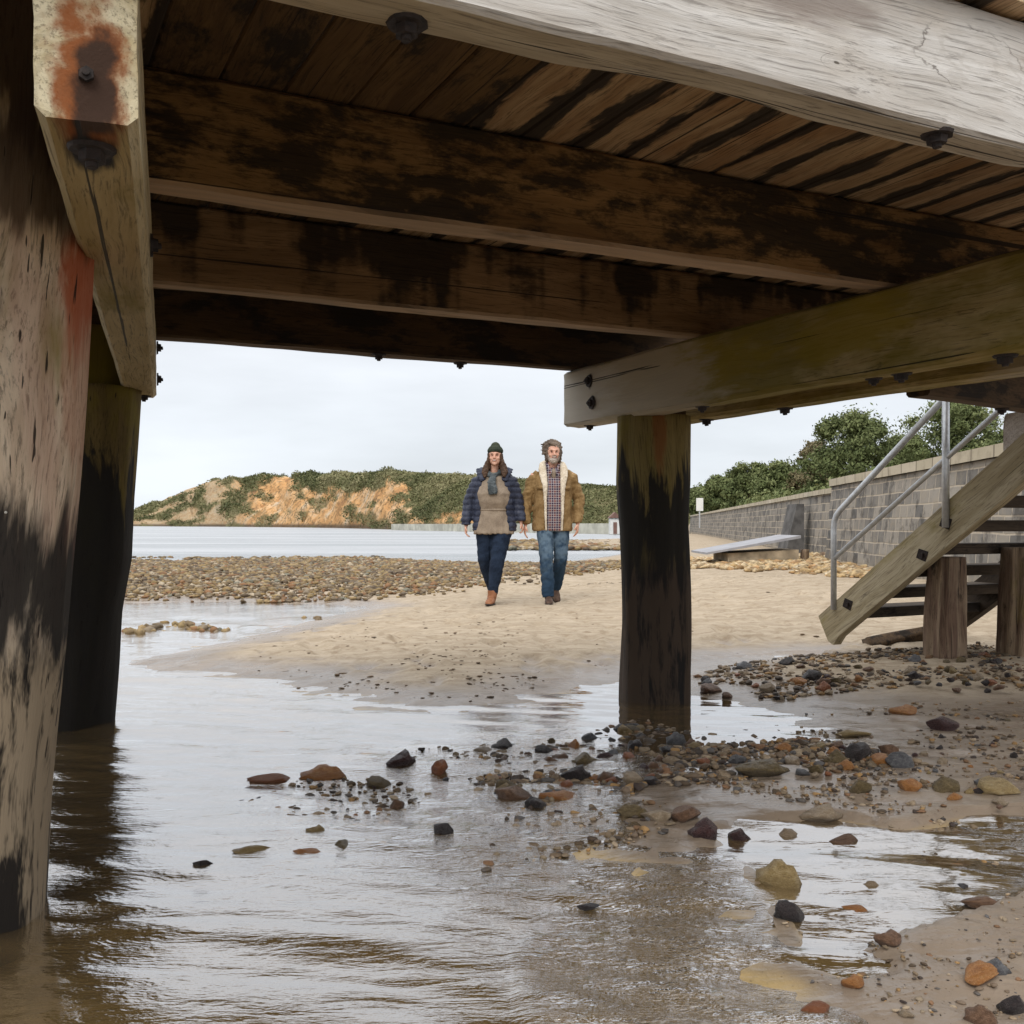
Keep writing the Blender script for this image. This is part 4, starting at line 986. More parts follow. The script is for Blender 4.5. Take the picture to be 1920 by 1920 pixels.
BIG = [(748, 1423, 58, 38, 'maroon', 'largest dark maroon rounded stone standing alone in the rippled water'),
 (507, 1458, 86, 24, 'red', 'long flat reddish orange stone, leftmost in the open water'),
 (606, 1450, 92, 30, 'orange', 'bright orange brick-shaped stone beside the long reddish one'),
 (708, 1465, 46, 24, 'olive', 'small brown stone just right of the orange brick-shaped one'),
 (740, 1507, 34, 26, 'brown', 'small triangular brown stone below the dark maroon one'),
 (828, 1555, 48, 32, 'dark', 'dark pointed stone alone in the middle of the ripples'),
 (641, 1582, 46, 30, 'olive', 'grey brown round stone in front of the small yellow one'),
 (592, 1558, 36, 26, 'yellow', 'small yellowish stone in the water at left centre'),
 (572, 1601, 78, 16, 'orange', 'flat orange stone lying just under the water'),
 (482, 1596, 80, 16, 'yellow', 'flat yellowish slab barely breaking the water at left'),
 (380, 1618, 38, 30, 'dark', 'black jagged stone nearest the left piles'),
 (475, 1497, 62, 12, 'dark', 'low dark sliver of rock below the long reddish stone'),
 (945, 1396, 48, 30, 'dark', 'black stone at the far edge of the stone cluster'),
 (1092, 1422, 54, 36, 'olive', 'olive brown rounded stone in the middle of the cluster'),
 (1080, 1449, 54, 36, 'dark', 'dark rounded stone in front of the olive one'),
 (1150, 1412, 34, 26, 'grey', 'smooth purple grey stone left of the middle pile foot'),
 (1078, 1396, 30, 22, 'orange', 'small orange stone behind the olive one'),
 (1190, 1456, 48, 30, 'tan', 'tan rounded stone in front of the middle pile'),
 (1133, 1455, 40, 26, 'brown', 'dark brown stone beside the tan one before the pile'),
 (962, 1488, 66, 34, 'brown', 'large brown stone at the near edge of the cluster'),
 (1003, 1502, 50, 32, 'dark', 'dark leaning stone against the large brown one'),
 (1055, 1493, 78, 26, 'orange', 'flat orange slab at the near edge of the cluster'),
 (822, 1438, 40, 32, 'red', 'reddish stone between the maroon stone and the cluster'),
 (1191, 1521, 60, 24, 'olive', 'olive stone on the sand spit, leftmost of a row of three'),
 (1236, 1526, 58, 24, 'tan', 'tan stone touching the olive one on the sand spit'),
 (1283, 1521, 64, 36, 'brown', 'dark brown long stone in the row on the sand spit'),
 (1328, 1552, 64, 42, 'maroon', 'dark purple block-shaped stone on the sand spit'),
 (1384, 1562, 46, 30, 'maroon', 'smaller dark stone at the right end of the row on the sand spit'),
 (1543, 1527, 82, 36, 'tan', 'pale cream angular stone at the top of the clear pool'),
 (1588, 1573, 68, 24, 'brown', 'flat brown stone in the pool below the cream one'),
 (1470, 1643, 90, 54, 'yellow', 'big mossy yellow boulder in the clear pool'),
 (1486, 1708, 62, 42, 'dark', 'dark grey stone in front of the mossy yellow boulder'),
 (1475, 1562, 40, 24, 'tan', 'small pinkish stone between the dark row and the cream stone'),
 (1777, 1354, 58, 34, 'maroon', 'dark wedge-shaped stone alone on the wet sand at right'),
 (1597, 1374, 84, 18, 'yellow', 'long low golden stone on the wet sand'),
 (1703, 1330, 54, 20, 'orange', 'orange stone behind the dark wedge-shaped one'),
 (1612, 1408, 62, 36, 'dark', 'dark block-shaped stone in the right-hand line of stones'),
 (1696, 1424, 52, 32, 'grey', 'grey stone at the right end of the line'),
 (1672, 1400, 38, 28, 'brown', 'brown stone leaning on the grey one'),
 (1652, 1420, 44, 30, 'orange', 'orange stone between the dark block and the grey stone'),
 (1575, 1418, 50, 32, 'olive', 'olive stone at the left of the dark block-shaped one'),
 (1870, 1808, 44, 32, 'grey', 'round dark grey stone resting behind the orange slab at lower right'),
 (1845, 1828, 96, 28, 'orange', 'large flat orange slab at lower right'),
 (1908, 1882, 56, 38, 'dark', 'black stone at the right edge near the bottom corner'),
 (1850, 1908, 60, 32, 'brown', 'brown stone at the very bottom right'),
 (1885, 1473, 92, 36, 'yellow', 'large flat yellow stone at the right edge above the brown pool'),
 (1775, 1468, 64, 34, 'olive', 'olive stone left of the large flat yellow one'),
 (1710, 1470, 46, 28, 'orange', 'orange stone left of the olive one on the right-hand sand'),
 (1614, 1470, 42, 34, 'olive', 'olive stone standing in the thin stream'),
 (1675, 1760, 52, 26, 'brown', 'brown stone near the sandy edge of the clear pool'),
 (1602, 1709, 74, 20, 'orange', 'flat orange stone lying in the clear pool'),
 (1640, 1662, 30, 20, 'tan', 'small tan pebble in the middle of the clear pool'),
 (1772, 1674, 48, 14, 'yellow', 'flat yellow pebble in the right of the pool'),
 (1806, 1664, 36, 18, 'dark', 'small black pebble between two flat yellow ones'),
 (1812, 1646, 52, 14, 'yellow', 'flat yellow pebble behind the small black one'),
 (1845, 1690, 90, 24, 'brown', 'brown slab half buried at the right bank of the pool'),
 (1430, 1438, 104, 30, 'olive', 'broad low mossy stone on the grey sand right of the pile'),
 (1480, 1237, 36, 20, 'dark', 'dark stone at the head of the narrow pool behind the pile'),
 (1400, 1247, 32, 14, 'grey', 'grey stone on the bank of the narrow pool'),
 (1337, 1288, 48, 22, 'brown', 'brown stone at the near bank right of the middle pile'),
 (1522, 1262, 44, 22, 'dark', 'dark rounded stone in the pebble bank right of the narrow pool'),
 (1103, 1700, 46, 12, 'dark', 'small dark stone awash in the rippled brown water'),
 (1700, 1900, 30, 16, 'tan', 'tan pebble on the bottom right sand'),
 (1607, 1842, 44, 22, 'orange', 'orange stone at the near edge of the rippled water'),
 (1530, 1895, 80, 22, 'red', 'reddish slab awash at the bottom edge')]
for k, e in enumerate(BIG): stone(*e, shape=k % 14, grp=True)
# smaller pebbles by zone (individual, alike within a zone and colour)
ZONES = [('in the pebble bank behind the wet sand', [(1310, 1255), (1480, 1235), (1915, 1222), (1915, 1310), (1700, 1285), (1480, 1310), (1320, 1300)], 46, (14, 34)),
         ('in the dense cluster before the middle pile', [(900, 1400), (1060, 1385), (1200, 1350), (1300, 1375), (1300, 1470), (1130, 1480), (1000, 1510), (910, 1480)], 98, (12, 42)),
         ('in the line of stones on the grey sand', [(1290, 1395), (1480, 1380), (1720, 1410), (1725, 1440), (1560, 1455), (1300, 1440)], 40, (12, 42)),
         ('awash in the ripples left of the cluster', [(560, 1480), (860, 1430), (1000, 1540), (860, 1620), (600, 1640), (430, 1560)], 18, (6, 16)),
         ('on the right-hand wet sand', [(1730, 1380), (1915, 1340), (1915, 1520), (1740, 1500)], 24, (10, 34)),
         ('in and around the clear pool', [(1500, 1600), (1700, 1570), (1850, 1640), (1820, 1720), (1650, 1780), (1520, 1760)], 10, (6, 13))]
COLW = ['dark', 'dark', 'brown', 'tan', 'tan', 'grey', 'olive', 'orange', 'maroon', 'red', 'brown', 'yellow']
def inpoly(x, y, poly): return float(sdist(np.array([x * 1.0]), np.array([y * 1.0]), poly)[0]) > 0
CN = {'dark': 'small blackish pebble', 'brown': 'small brown pebble', 'tan': 'small sandy tan pebble', 'grey': 'small grey pebble', 'olive': 'small olive pebble', 'orange': 'small orange pebble', 'maroon': 'small maroon pebble', 'red': 'small reddish pebble', 'yellow': 'small yellow pebble'}
for zn, poly, cnt, (s0_, s1_) in ZONES:
    xs_ = [p[0] for p in poly]; ys_ = [p[1] for p in poly]; k = 0
    while k < cnt:
        x, y = rng.uniform(min(xs_), max(xs_)), rng.uniform(min(ys_), max(ys_))
        if not inpoly(x, y, poly): continue
        wd = s0_ + (s1_ - s0_) * rng.random() ** 1.8; c = rng.choice(COLW)
        stone(x, y, wd, wd * rng.uniform(.4, .72), c, CN[c] + ' ' + zn, 'pebbles ' + zn, name='pebble'); k += 1

def rubble(name, pts, sizes, mat, label, cat, flat=.6, rocks=ROCK1, faces=F1, sink=.25, tints=None):
    vs, fs, ts = [], [], []; off = 0
    for i, (x, y, z) in enumerate(pts):
        s = sizes[i]; v = rocks[rng.randrange(len(rocks))]; a_ = rng.uniform(0, 6.28); c_, s_ = math.cos(a_), math.sin(a_)
        w3 = v * np.array([s * rng.uniform(.8, 1.35), s * rng.uniform(.7, 1.1), s * flat * rng.uniform(.7, 1.2)])
        w3 = np.stack([w3[:, 0] * c_ - w3[:, 1] * s_, w3[:, 0] * s_ + w3[:, 1] * c_, w3[:, 2]], 1)
        w3 += np.array([x, y, z + s * flat * (1 - sink * 2)]); vs.append(w3); fs.append(faces + off); off += len(v)
        ts.append(np.full(len(v), rng.random() if tints is None else tints[i]))
    me = mesh_np(name, np.concatenate(vs), np.concatenate(fs)); attr(me, 'tint', np.concatenate(ts))
    return link(name, me, mat, kind='stuff', label=label, cat=cat, smooth=False)
def rub_mat(name, stops):
    b = NB(name); t = b.attr('tint'); n = b.noise(b.coord(rnd=False), 9, 5, .7)
    col = b.ramp(t, stops, const=True); col = b.mix(b.mr(n, .42, .62, .15, .72), col, (.11, .075, .042))
    return b.bsdf(col, .75, b.bump(n, .6, .03), spec=.3)
M['cobble'] = rub_mat('cobble_mix', [(0, (.30, .205, .09)), (.14, (.20, .145, .08)), (.27, (.36, .26, .13)), (.40, (.12, .09, .06)), (.50, (.46, .38, .27)), (.60, (.27, .14, .065)), (.70, (.25, .20, .14)), (.80, (.10, .075, .055)), (.88, (.33, .24, .11)), (.95, (.22, .22, .17))])
M['pebb'] = rub_mat('pebble_mix', [(0, (.05, .045, .045)), (.12, (.32, .24, .16)), (.25, (.19, .14, .10)), (.36, (.11, .11, .115)), (.46, (.42, .33, .23)), (.60, (.24, .13, .07)), (.68, (.27, .215, .15)), (.8, (.04, .03, .03)), (.90, (.40, .24, .10))])
M['yrub'] = rub_mat('yellow_rubble', [(0, (.62, .46, .25)), (.2, (.50, .34, .16)), (.4, (.68, .54, .34)), (.6, (.40, .26, .13)), (.75, (.56, .34, .16)), (.9, (.72, .60, .42))])
# cobble strip between the two waters
band = pxpoly([(150, 1064), (400, 1060), (560, 1054), (700, 1051), (900, 1062), (1010, 1064), (1180, 1062), (1180, 1078), (1050, 1092), (960, 1098), (880, 1112), (790, 1128), (560, 1130), (480, 1126), (300, 1128), (150, 1128)])
pts, sz = [], []
bx = [p[0] for p in band]; by = [p[1] for p in band]
CX = nrng.uniform(min(bx), max(bx), 48000); CY = nrng.uniform(min(by), max(by), 48000); dd = sdist(CX, CY, band) + fbm(CX * 1.2, CY * 1.2, 3) * .8
ox = np.argwhere((dd > 0) | ((dd > -.5) & (nrng.rand(48000) < .12))).ravel()[:22000]
ZB = ground_z(CX[ox], CY[ox])
for i, q in enumerate(ox):
    s = rng.uniform(.022, .05) * rng.choice((.8, 1, 1, 1.5)) * (1 + (CY[q] - 12) * .03); pts.append((CX[q], CY[q], max(ZB[i], -.02))); sz.append(s)
rubble('cobble_bank', pts, sz, M['cobble'], 'yellow brown cobble bank between the calm pool and the bay', 'cobbles', flat=.55)
# low dark rock ledges in the bay behind the bank
pts, sz = [], []
for k in range(900):
    px = rng.uniform(180, 720); py = rng.choice((1048, 1051, 1054, 1046)) + rng.gauss(0, 1.3)
    if pn(np.array([px * .02]), np.array([py * .3]))[0] < -.05: continue
    q = G(px, py); pts.append((q.x, q.y, -.005)); sz.append(rng.uniform(.05, .13))
for k in range(1100):
    px = rng.uniform(955, 1290); py = rng.uniform(1014, 1030) ; q = G(px, py, .05); pts.append((q.x, q.y, .02)); sz.append(rng.uniform(.12, .3))
rubble('rock_ledges', pts, sz, M['cobble'], 'low brown rock ledges breaking the surface of the bay', 'rocks', flat=.4)
# stone clump in the calm pool at left
pts, sz = [], []
for cx_, cy_, n_, sp_ in ((250, 1186, 14, 14), (285, 1180, 10, 12), (335, 1172, 20, 18), (375, 1176, 12, 12), (405, 1184, 7, 10), (590, 1161, 5, 9)):
    for k in range(n_):
        q = G(cx_ + rng.gauss(0, sp_), cy_ + rng.gauss(0, 2.5)); pts.append((q.x, q.y, -.02)); sz.append(rng.uniform(.03, .075))
rubble('pool_stones', pts, sz, M['cobble'], 'clump of reddish and tan stones in the calm pool at left', 'stones', flat=.7)
# yellow rubble at the foot of the sea wall
yb = pxpoly([(1290, 1068), (1500, 1066), (1760, 1070), (1900, 1080), (1900, 1125), (1640, 1125), (1560, 1116), (1430, 1098), (1290, 1092)])
CX = nrng.uniform(1.5, 9, 16000); CY = nrng.uniform(10, 26, 16000); dd = sdist(CX, CY, yb) + fbm(CX, CY, 3) * .9
wl = np.interp(CY, [9.6, 19, 21, 87], [4.9, 5.87, 6.55, 15.0])
ox = np.argwhere((dd > 0) & (CX < wl - .1)).ravel()[:5200]; ZB = ground_z(CX[ox], CY[ox])
rubble('wall_rubble', [(CX[q], CY[q], ZB[i]) for i, q in enumerate(ox)], [rng.uniform(.03, .10) * rng.uniform(.7, 1.5) for _ in ox], M['yrub'], 'pale yellow rubble spread along the foot of the sea wall', 'rubble', flat=.5)
# fine pebbles among the bigger stones
def scatter(poly, n, s0_, s1_, clump=.0):
    xs_ = [p[0] for p in poly]; ys_ = [p[1] for p in poly]; A = nrng.uniform(min(xs_), max(xs_), n); B = nrng.uniform(min(ys_), max(ys_), n)
    ins = sdist(A, B, poly) > 0; A = A[ins]; B = B[ins]; D = H * F / (B - HY); X_ = (A - 960) / F * D
    if clump: k = fbm(X_ * 2.1 + 5, D * 2.1, 3) > clump - nrng.rand(len(X_)) * .35; X_ = X_[k]; D = D[k]
    Zg = ground_z(X_, D); out = [(X_[i], D[i], max(Zg[i], -.01)) for i in range(len(X_))]
    return out, [s0_ + (s1_ - s0_) * rng.random() ** 2.2 for _ in out]
pts, sz = [], []
for poly, n, a_, b_, cl_ in (([(1300, 1262), (1480, 1238), (1990, 1218), (1990, 1318), (1750, 1300), (1480, 1318), (1320, 1305)], 4600, .006, .028, .03),
                       ([(900, 1400), (1060, 1385), (1200, 1345), (1300, 1375), (1480, 1385), (1730, 1410), (1730, 1445), (1400, 1470), (1130, 1490), (1000, 1515), (900, 1480)], 4600, .006, .028, .05),
                       ([(440, 1440), (900, 1390), (1300, 1480), (1250, 1570), (800, 1650), (440, 1610)], 2600, .006, .020, .10),
                       ([(1290, 1350), (1930, 1320), (1930, 1560), (1500, 1520), (1290, 1480)], 2600, .004, .018, .05),
                       ([(1400, 1560), (1930, 1540), (1930, 1920), (1560, 1920), (1450, 1700)], 1100, .002, .009, .05)):
    p_, s_ = scatter(poly, n, a_, b_, cl_); pts += p_; sz += s_
rubble('fine_pebbles', pts, sz, M['pebb'], 'fine mixed pebbles strewn between the larger stones', 'pebbles', flat=.6, rocks=ROCK2, faces=F2)
# seaweed scraps on the sand bar
pts, sz = [], []
for k in range(620):
    px = rng.gauss(850, 200); py = rng.triangular(1150, 1335, 1290)
    q = G(px, py); z = gz(q.x, q.y)
    if z < .01: continue
    if pn(np.array([q.x * 1.5]), np.array([q.y * 1.5]))[0] < -.1: continue
    pts.append((q.x, q.y, z)); sz.append(rng.uniform(.006, .016) * rng.choice((1, 1, 1.7)))
for px, py, s in ((632, 1250, .03), (645, 1248, .028), (560, 1265, .03), (572, 1266, .025), (812, 1262, .02), (1440, 1135, .035), (1455, 1137, .03), (1505, 1190, .03), (1530, 1192, .03)):
    q = G(px, py, .08); pts.append((q.x, q.y, gz(q.x, q.y))); sz.append(s)
b = NB('dried_seaweed'); b.bsdf(b.mix(b.attr('tint'), (.07, .045, .025), (.17, .11, .06)), .9)
rubble('seaweed_scraps', pts, sz, b.m, 'dark scraps of dried seaweed on the sand bar', 'seaweed', flat=.22)
#PEOPLE#
# ------------------------------------------------------------------ people
def loft_rings(bm, rings, cap=True, closed=True):
    prev = None; first = None
    for pts in rings:
        r = [bm.verts.new(p) for p in pts]
        if prev:
            for j in range(len(r)): bm.faces.new((prev[j], prev[(j + 1) % len(r)], r[(j + 1) % len(r)], r[j]))
        else: first = r
        prev = r
    if cap: bm.faces.new(first[::-1]); bm.faces.new(prev)
def ptube(bm, path, n=14):
    """path of (point, rx, ry): rings across the path, rx towards x, ry towards y"""
    ps = [Vector(p[0]) for p in path]; rings = []
    for i, (p, rx_, ry_) in enumerate(path):
        d = (ps[min(i + 1, len(ps) - 1)] - ps[max(i - 1, 0)]).normalized()
        ax = Vector((1, 0, 0)); ax = (ax - d * ax.dot(d)).normalized() if abs(d.x) < .9 else Vector((0, 0, 1)); ay = d.cross(ax).normalized()
        rings.append([ps[i] + ax * math.cos(2 * math.pi * j / n) * rx_ + ay * math.sin(2 * math.pi * j / n) * ry_ for j in range(n)])
    loft_rings(bm, rings)
def ptorso(bm, secs, n=28, p=2.4):
    rings = []
    for z, cx, cy, rx_, ry_ in secs:
        r = []
        for j in range(n):
            a_ = 2 * math.pi * j / n; c_, s_ = math.cos(a_), math.sin(a_)
            r.append((cx + math.copysign(abs(c_) ** (2 / p), c_) * rx_, cy + math.copysign(abs(s_) ** (2 / p), s_) * ry_, z))
        rings.append(r)
    loft_rings(bm, rings)
def popen(bm, secs, t=.02, n=40, p=2.4):
    """garment open down the front (-Y). secs: z, cx, cy, rx, ry, half gap"""
    rings = []
    for z, cx, cy, rx_, ry_, gap in secs:
        g = math.asin(min(.95, gap / rx_)); o_, i_ = [], []
        for j in range(n + 1):
            a_ = -math.pi / 2 + g + (2 * math.pi - 2 * g) * j / n; c_, s_ = math.cos(a_), math.sin(a_)
            u_ = math.copysign(abs(c_) ** (2 / p), c_); w_ = math.copysign(abs(s_) ** (2 / p), s_)
            o_.append((cx + u_ * rx_, cy + w_ * ry_, z)); i_.append((cx + u_ * (rx_ - t), cy + w_ * (ry_ - t), z))
        rings.append(o_ + i_[::-1])
    loft_rings(bm, rings)
def pell(bm, c, r, rot=None, sub=3):
    m = Matrix.Translation(c) @ (rot.to_4x4() if rot else Matrix()) @ Matrix.Diagonal((*r, 1)); bmesh.ops.create_icosphere(bm, subdivisions=sub, radius=1, matrix=m)
def remesh(name, bm, mat, parent, voxel=.010, smooth=4, fold=None, **k):
    bmesh.ops.recalc_face_normals(bm, faces=bm.faces)
    me = bm_mesh(name + '_src', bm); o = bpy.data.objects.new('tmp', me); COL.objects.link(o)
    m = o.modifiers.new('r', 'REMESH'); m.mode = 'VOXEL'; m.voxel_size = voxel
    q = o.modifiers.new('s', 'SMOOTH'); q.iterations = smooth; q.factor = .5
    dg = bpy.context.evaluated_depsgraph_get(); m2 = bpy.data.meshes.new_from_object(o.evaluated_get(dg)); m2.name = name
    bpy.data.objects.remove(o); bpy.data.meshes.remove(me)
    if fold:
        co = np.empty(len(m2.vertices) * 3, dtype=np.float32); m2.vertices.foreach_get('co', co); co = co.reshape(-1, 3)
        no = np.array([v.normal[:] for v in m2.vertices]); co += (no * fold(co)[:, None]).astype(np.float32); m2.vertices.foreach_set('co', co.ravel()); m2.update()
    m2.materials.clear()
    return link(name, m2, mat, parent, **k)
def cloth(name, c0, c1, sc1=60, bumpd=.004, rough=.9):
    b = NB(name); c = b.coord(rnd=False); n = b.noise(c, sc1, 4, .6); n2 = b.noise(c, 7, 4, .6)
    return b.bsdf(b.mix(b.mr(b.ma('ADD', b.ma('MULTIPLY', n, .4), b.ma('MULTIPLY', n2, .6)), .38, .62), c0, c1), rough, b.bump(b.ma('ADD', n2, b.ma('MULTIPLY', n, .3)), .6, bumpd), spec=.2)
b = NB('skin'); n = b.noise(b.coord(rnd=False), 24, 4, .6); M['skin'] = b.bsdf(b.mix(b.mr(n, .4, .65), (.56, .29, .20), (.70, .42, .31)), .55, spec=.35)
M['lips'] = plain('lips', (.36, .11, .09), .5); M['eye'] = plain('eye_dark', (.03, .02, .018), .3); M['brow'] = plain('brow_hair', (.20, .13, .09), .9); M['teeth'] = plain('teeth', (.75, .70, .62), .4)
M['hair_b'] = cloth('brown_hair', (.045, .025, .015), (.13, .075, .045), 90, .006, .6); M['hair_g'] = cloth('greying_hair', (.06, .045, .035), (.22, .17, .13), 90, .006, .7)
M['beard'] = cloth('grey_beard', (.20, .15, .12), (.55, .48, .42), 110, .005)
M['navy'] = cloth('navy_puffer', (.018, .022, .040), (.048, .055, .085), 40, .003, .45); M['taupe'] = cloth('taupe_knit', (.20, .155, .115), (.33, .265, .20), 120, .004)
M['beanie'] = cloth('olive_beanie', (.02, .028, .02), (.055, .062, .04), 150, .004); M['scarf'] = cloth('grey_scarf', (.035, .045, .05), (.12, .135, .14), 60, .006)
M['jeans_d'] = cloth('dark_jeans', (.007, .013, .027), (.018, .030, .056), 90, .003)
b = NB('faded_jeans'); c = b.coord(rnd=False); ss = sep(b, c); n = b.noise(c, 10, 5); fz = b.ma('MULTIPLY', b.mr(ss[1], -.12, .08, .8, 0), b.mr(ss[2], .15, .75))
M['jeans'] = b.bsdf(b.mix(b.ma('MULTIPLY', fz, b.mr(n, .35, .6)), (.022, .045, .080), (.14, .20, .26)), .9, b.bump(n, .5, .006), spec=.15)
M['cord'] = cloth('tan_corduroy', (.185, .112, .045), (.30, .195, .09), 45, .005); M['fleece'] = cloth('cream_fleece', (.50, .42, .31), (.72, .64, .52), 60, .010)
M['boot_t'] = cloth('tan_boot', (.22, .09, .04), (.33, .15, .08), 30, .003, .6); M['boot_b'] = cloth('brown_boot', (.06, .035, .025), (.13, .08, .055), 30, .003, .6); M['sole'] = plain('dark_sole', (.03, .022, .018), .8)
b = NB('plaid_shirt'); c = b.coord(rnd=False); ss = sep(b, c)
def stripes(ch, per, w0): return b.mr(b.ma('ABSOLUTE', b.ma('SUBTRACT', b.ma('FRACT', b.ma('DIVIDE', b.ma('ADD', ss[ch], 10.0), per)), .5)), w0, w0 + .03, 1, 0)
col = b.mix(b.ma('MULTIPLY', stripes(0, .052, .16), .75), (.075, .045, .065), (.22, .08, .06)); col = b.mix(b.ma('MULTIPLY', stripes(2, .052, .16), .7), col, (.035, .035, .07))
col = b.mix(b.ma('MULTIPLY', stripes(0, .026, .07), .8), col, (.52, .47, .45)); col = b.mix(b.ma('MULTIPLY', stripes(2, .026, .07), .8), col, (.50, .46, .46))
M['plaid'] = b.bsdf(col, .9, spec=.1)

def head(bm, c, s=1.0, tilt=0):
    x, y, z = c            # c = centre of the skull
    pell(bm, (x, y + .008 * s, z + .018 * s), (.074 * s, .092 * s, .092 * s)); pell(bm, (x, y - .022 * s, z - .045 * s), (.060 * s, .066 * s, .070 * s))
    pell(bm, (x, y - .066 * s, z - .090 * s), (.026 * s, .022 * s, .022 * s), sub=2)                       # chin
    pell(bm, (x, y - .080 * s, z + .022 * s), (.048 * s, .014 * s, .012 * s), sub=2)                       # brow ridge
    ptube(bm, [((x, y - .082 * s, z + .012 * s), .008 * s, .010 * s), ((x, y - .096 * s, z - .012 * s), .011 * s, .012 * s), ((x, y - .104 * s, z - .028 * s), .017 * s, .013 * s), ((x, y - .090 * s, z - .038 * s), .013 * s, .010 * s)], 10)
    for q in (-1, 1):
        pell(bm, (x + q * .038 * s, y - .066 * s, z - .030 * s), (.022 * s, .020 * s, .020 * s), sub=2)    # cheeks
        pell(bm, (x + q * .076 * s, y + .008 * s, z - .010 * s), (.009 * s, .018 * s, .030 * s), sub=2)    # ears
def face(parent, c, s=1.0):
    x, y, z = c
    for q in (-1, 1):
        bm = bmesh.new(); pell(bm, (x + q * .029 * s, y - .082 * s, z + .004 * s), (.010 * s, .006 * s, .0040 * s), sub=2); link('eye', bm_mesh('eye', bm), M['eye'], parent)
        bm = bmesh.new(); pell(bm, (x + q * .030 * s, y - .088 * s, z + .022 * s), (.017 * s, .005 * s, .0028 * s), sub=2); link('eyebrow', bm_mesh('eyebrow', bm), M['brow'], parent)
    bm = bmesh.new(); pell(bm, (x, y - .086 * s, z - .056 * s), (.028 * s, .009 * s, .010 * s), sub=2); mo = link('mouth', bm_mesh('mouth', bm), M['lips'], parent)
    bm = bmesh.new(); pell(bm, (x, y - .0935 * s, z - .0545 * s), (.021 * s, .004 * s, .0045 * s), sub=2); link('teeth', bm_mesh('teeth', bm), M['teeth'], mo)
def hand(bm, wrist, dirv, palmx, s=1.0, curl=.5, thumb=1):
    """wrist: point; dirv: direction of the fingers; palmx: across the knuckles towards the thumb side"""
    w_ = Vector(wrist); d = Vector(dirv).normalized(); a_ = Vector(palmx); a_ = (a_ - d * a_.dot(d)).normalized(); nrm = d.cross(a_).normalized() * thumb
    ptube(bm, [(w_ - d * .03, .024 * s, .021 * s), (w_, .022 * s, .018 * s)], 10)
    rings = []
    for t_, ww, th in ((0, .024, .017), (.03, .034, .016), (.06, .040, .015), (.088, .040, .012)):
        rings.append([w_ + d * t_ * s + a_ * math.cos(2 * math.pi * j / 12) * ww * s + nrm * math.sin(2 * math.pi * j / 12) * th * s for j in range(12)])
    loft_rings(bm, rings)
    for k, (off, ln) in enumerate(((.030, .070), (.010, .078), (-.011, .073), (-.030, .058))):
        p0 = w_ + (d * .078 + a_ * off) * s; ang = 0; pts = [p0]
        for sg in (.42, .32, .26):
            ang += curl * (.8 + .1 * k); dd_ = d * math.cos(ang) + nrm * math.sin(ang); pts.append(pts[-1] + dd_ * ln * sg * s)
        ptube(bm, [(p, r * s, r * s) for p, r in zip(pts, (.0095, .0088, .008, .0065))], 8)
    p0 = w_ + (d * .022 + a_ * .028) * s; p1 = p0 + (d * .028 + a_ * .026 + nrm * .01) * s; p2 = p1 + (d * .030 + a_ * .008 + nrm * .014) * s
    ptube(bm, [(p0, .013 * s, .013 * s), (p1, .011 * s, .011 * s), (p2, .008 * s, .008 * s)], 8)
def leg(bm, hip, knee, ankle, r, fy=1.1):
    h, k, a_ = Vector(hip), Vector(knee), Vector(ankle)
    ptube(bm, [(h + Vector((0, 0, .06)), r[0] * 1.02, r[0] * fy), (h, r[0], r[0] * fy), (h.lerp(k, .5), (r[0] + r[1]) * .5, (r[0] + r[1]) * .52), (k, r[1], r[1] * 1.05), (k.lerp(a_, .35), r[1] * .98, r[1] * 1.04), (k.lerp(a_, .8), r[2] * 1.04, r[2] * 1.1), (a_, r[2], r[2] * 1.1)], 18)
def shoe(parent, ankle, heel, toe, mat, name='boot'):
    """ankle point, heel and toe points on the sole"""
    a_, h_, t_ = Vector(ankle), Vector(heel), Vector(toe); d = t_ - h_
    bm = bmesh.new(); up = Vector((0, -d.z, d.y)).normalized() * (1 if d.y < 0 else -1); up = up if up.z > 0 else -up
    ptube(bm, [(a_ + Vector((0, 0, .06)), .052, .056), (a_, .049, .054), (h_.lerp(t_, .12) + up * .05, .040, .050)], 14)
    rings = [(0.0, .030, .034), (.12, .038, .045), (.40, .040, .045), (.66, .047, .034), (.88, .040, .024), (1.0, .022, .014)]
    rr_ = []
    for f_, wx_2, hh_ in rings:
        c_ = h_.lerp(t_, f_) + up * hh_; dn = d.normalized(); sx = dn.cross(up).normalized()
        rr_.append([c_ + sx * math.cos(2 * math.pi * j / 14) * wx_2 + up * math.sin(2 * math.pi * j / 14) * hh_ for j in range(14)])
    loft_rings(bm, rr_)
    o = remesh(name, bm, mat, parent, .007, 3)
    bm = bmesh.new(); rr_ = []
    for f_, wx_2, hh_ in rings:
        c_ = h_.lerp(t_, f_) + up * .007; dn = d.normalized(); sx = dn.cross(up).normalized()
        rr_.append([c_ + sx * math.cos(2 * math.pi * j / 14) * (wx_2 + .003) + up * math.sin(2 * math.pi * j / 14) * .009 for j in range(14)])
    loft_rings(bm, rr_); link('sole', bm_mesh('sole', bm), M['sole'], o)
def ff(v, k, s=0): return fbm(v[:, 0] * k + v[:, 1] * k * .7 + s, v[:, 2] * k + v[:, 1] * k * .5, 3)
DM, DW = 11.36, 11.28
XM, XW = (1036 - 960) / F * DM, (927 - 960) / F * DW
ZM, ZWm = gz(XM, DM), gz(XW, DW)
kM = (H - (826 - HY) / F * DM - ZM) / 1.80; kW = (H - (833 - HY) / F * DW - ZWm) / 1.70
man = empty('person', (XM, DM, ZM), label='bearded man in an open tan jacket with cream fleece collar and blue jeans, walking', cat='person'); man.scale = (kM,) * 3; man.rotation_euler.z = R(4)
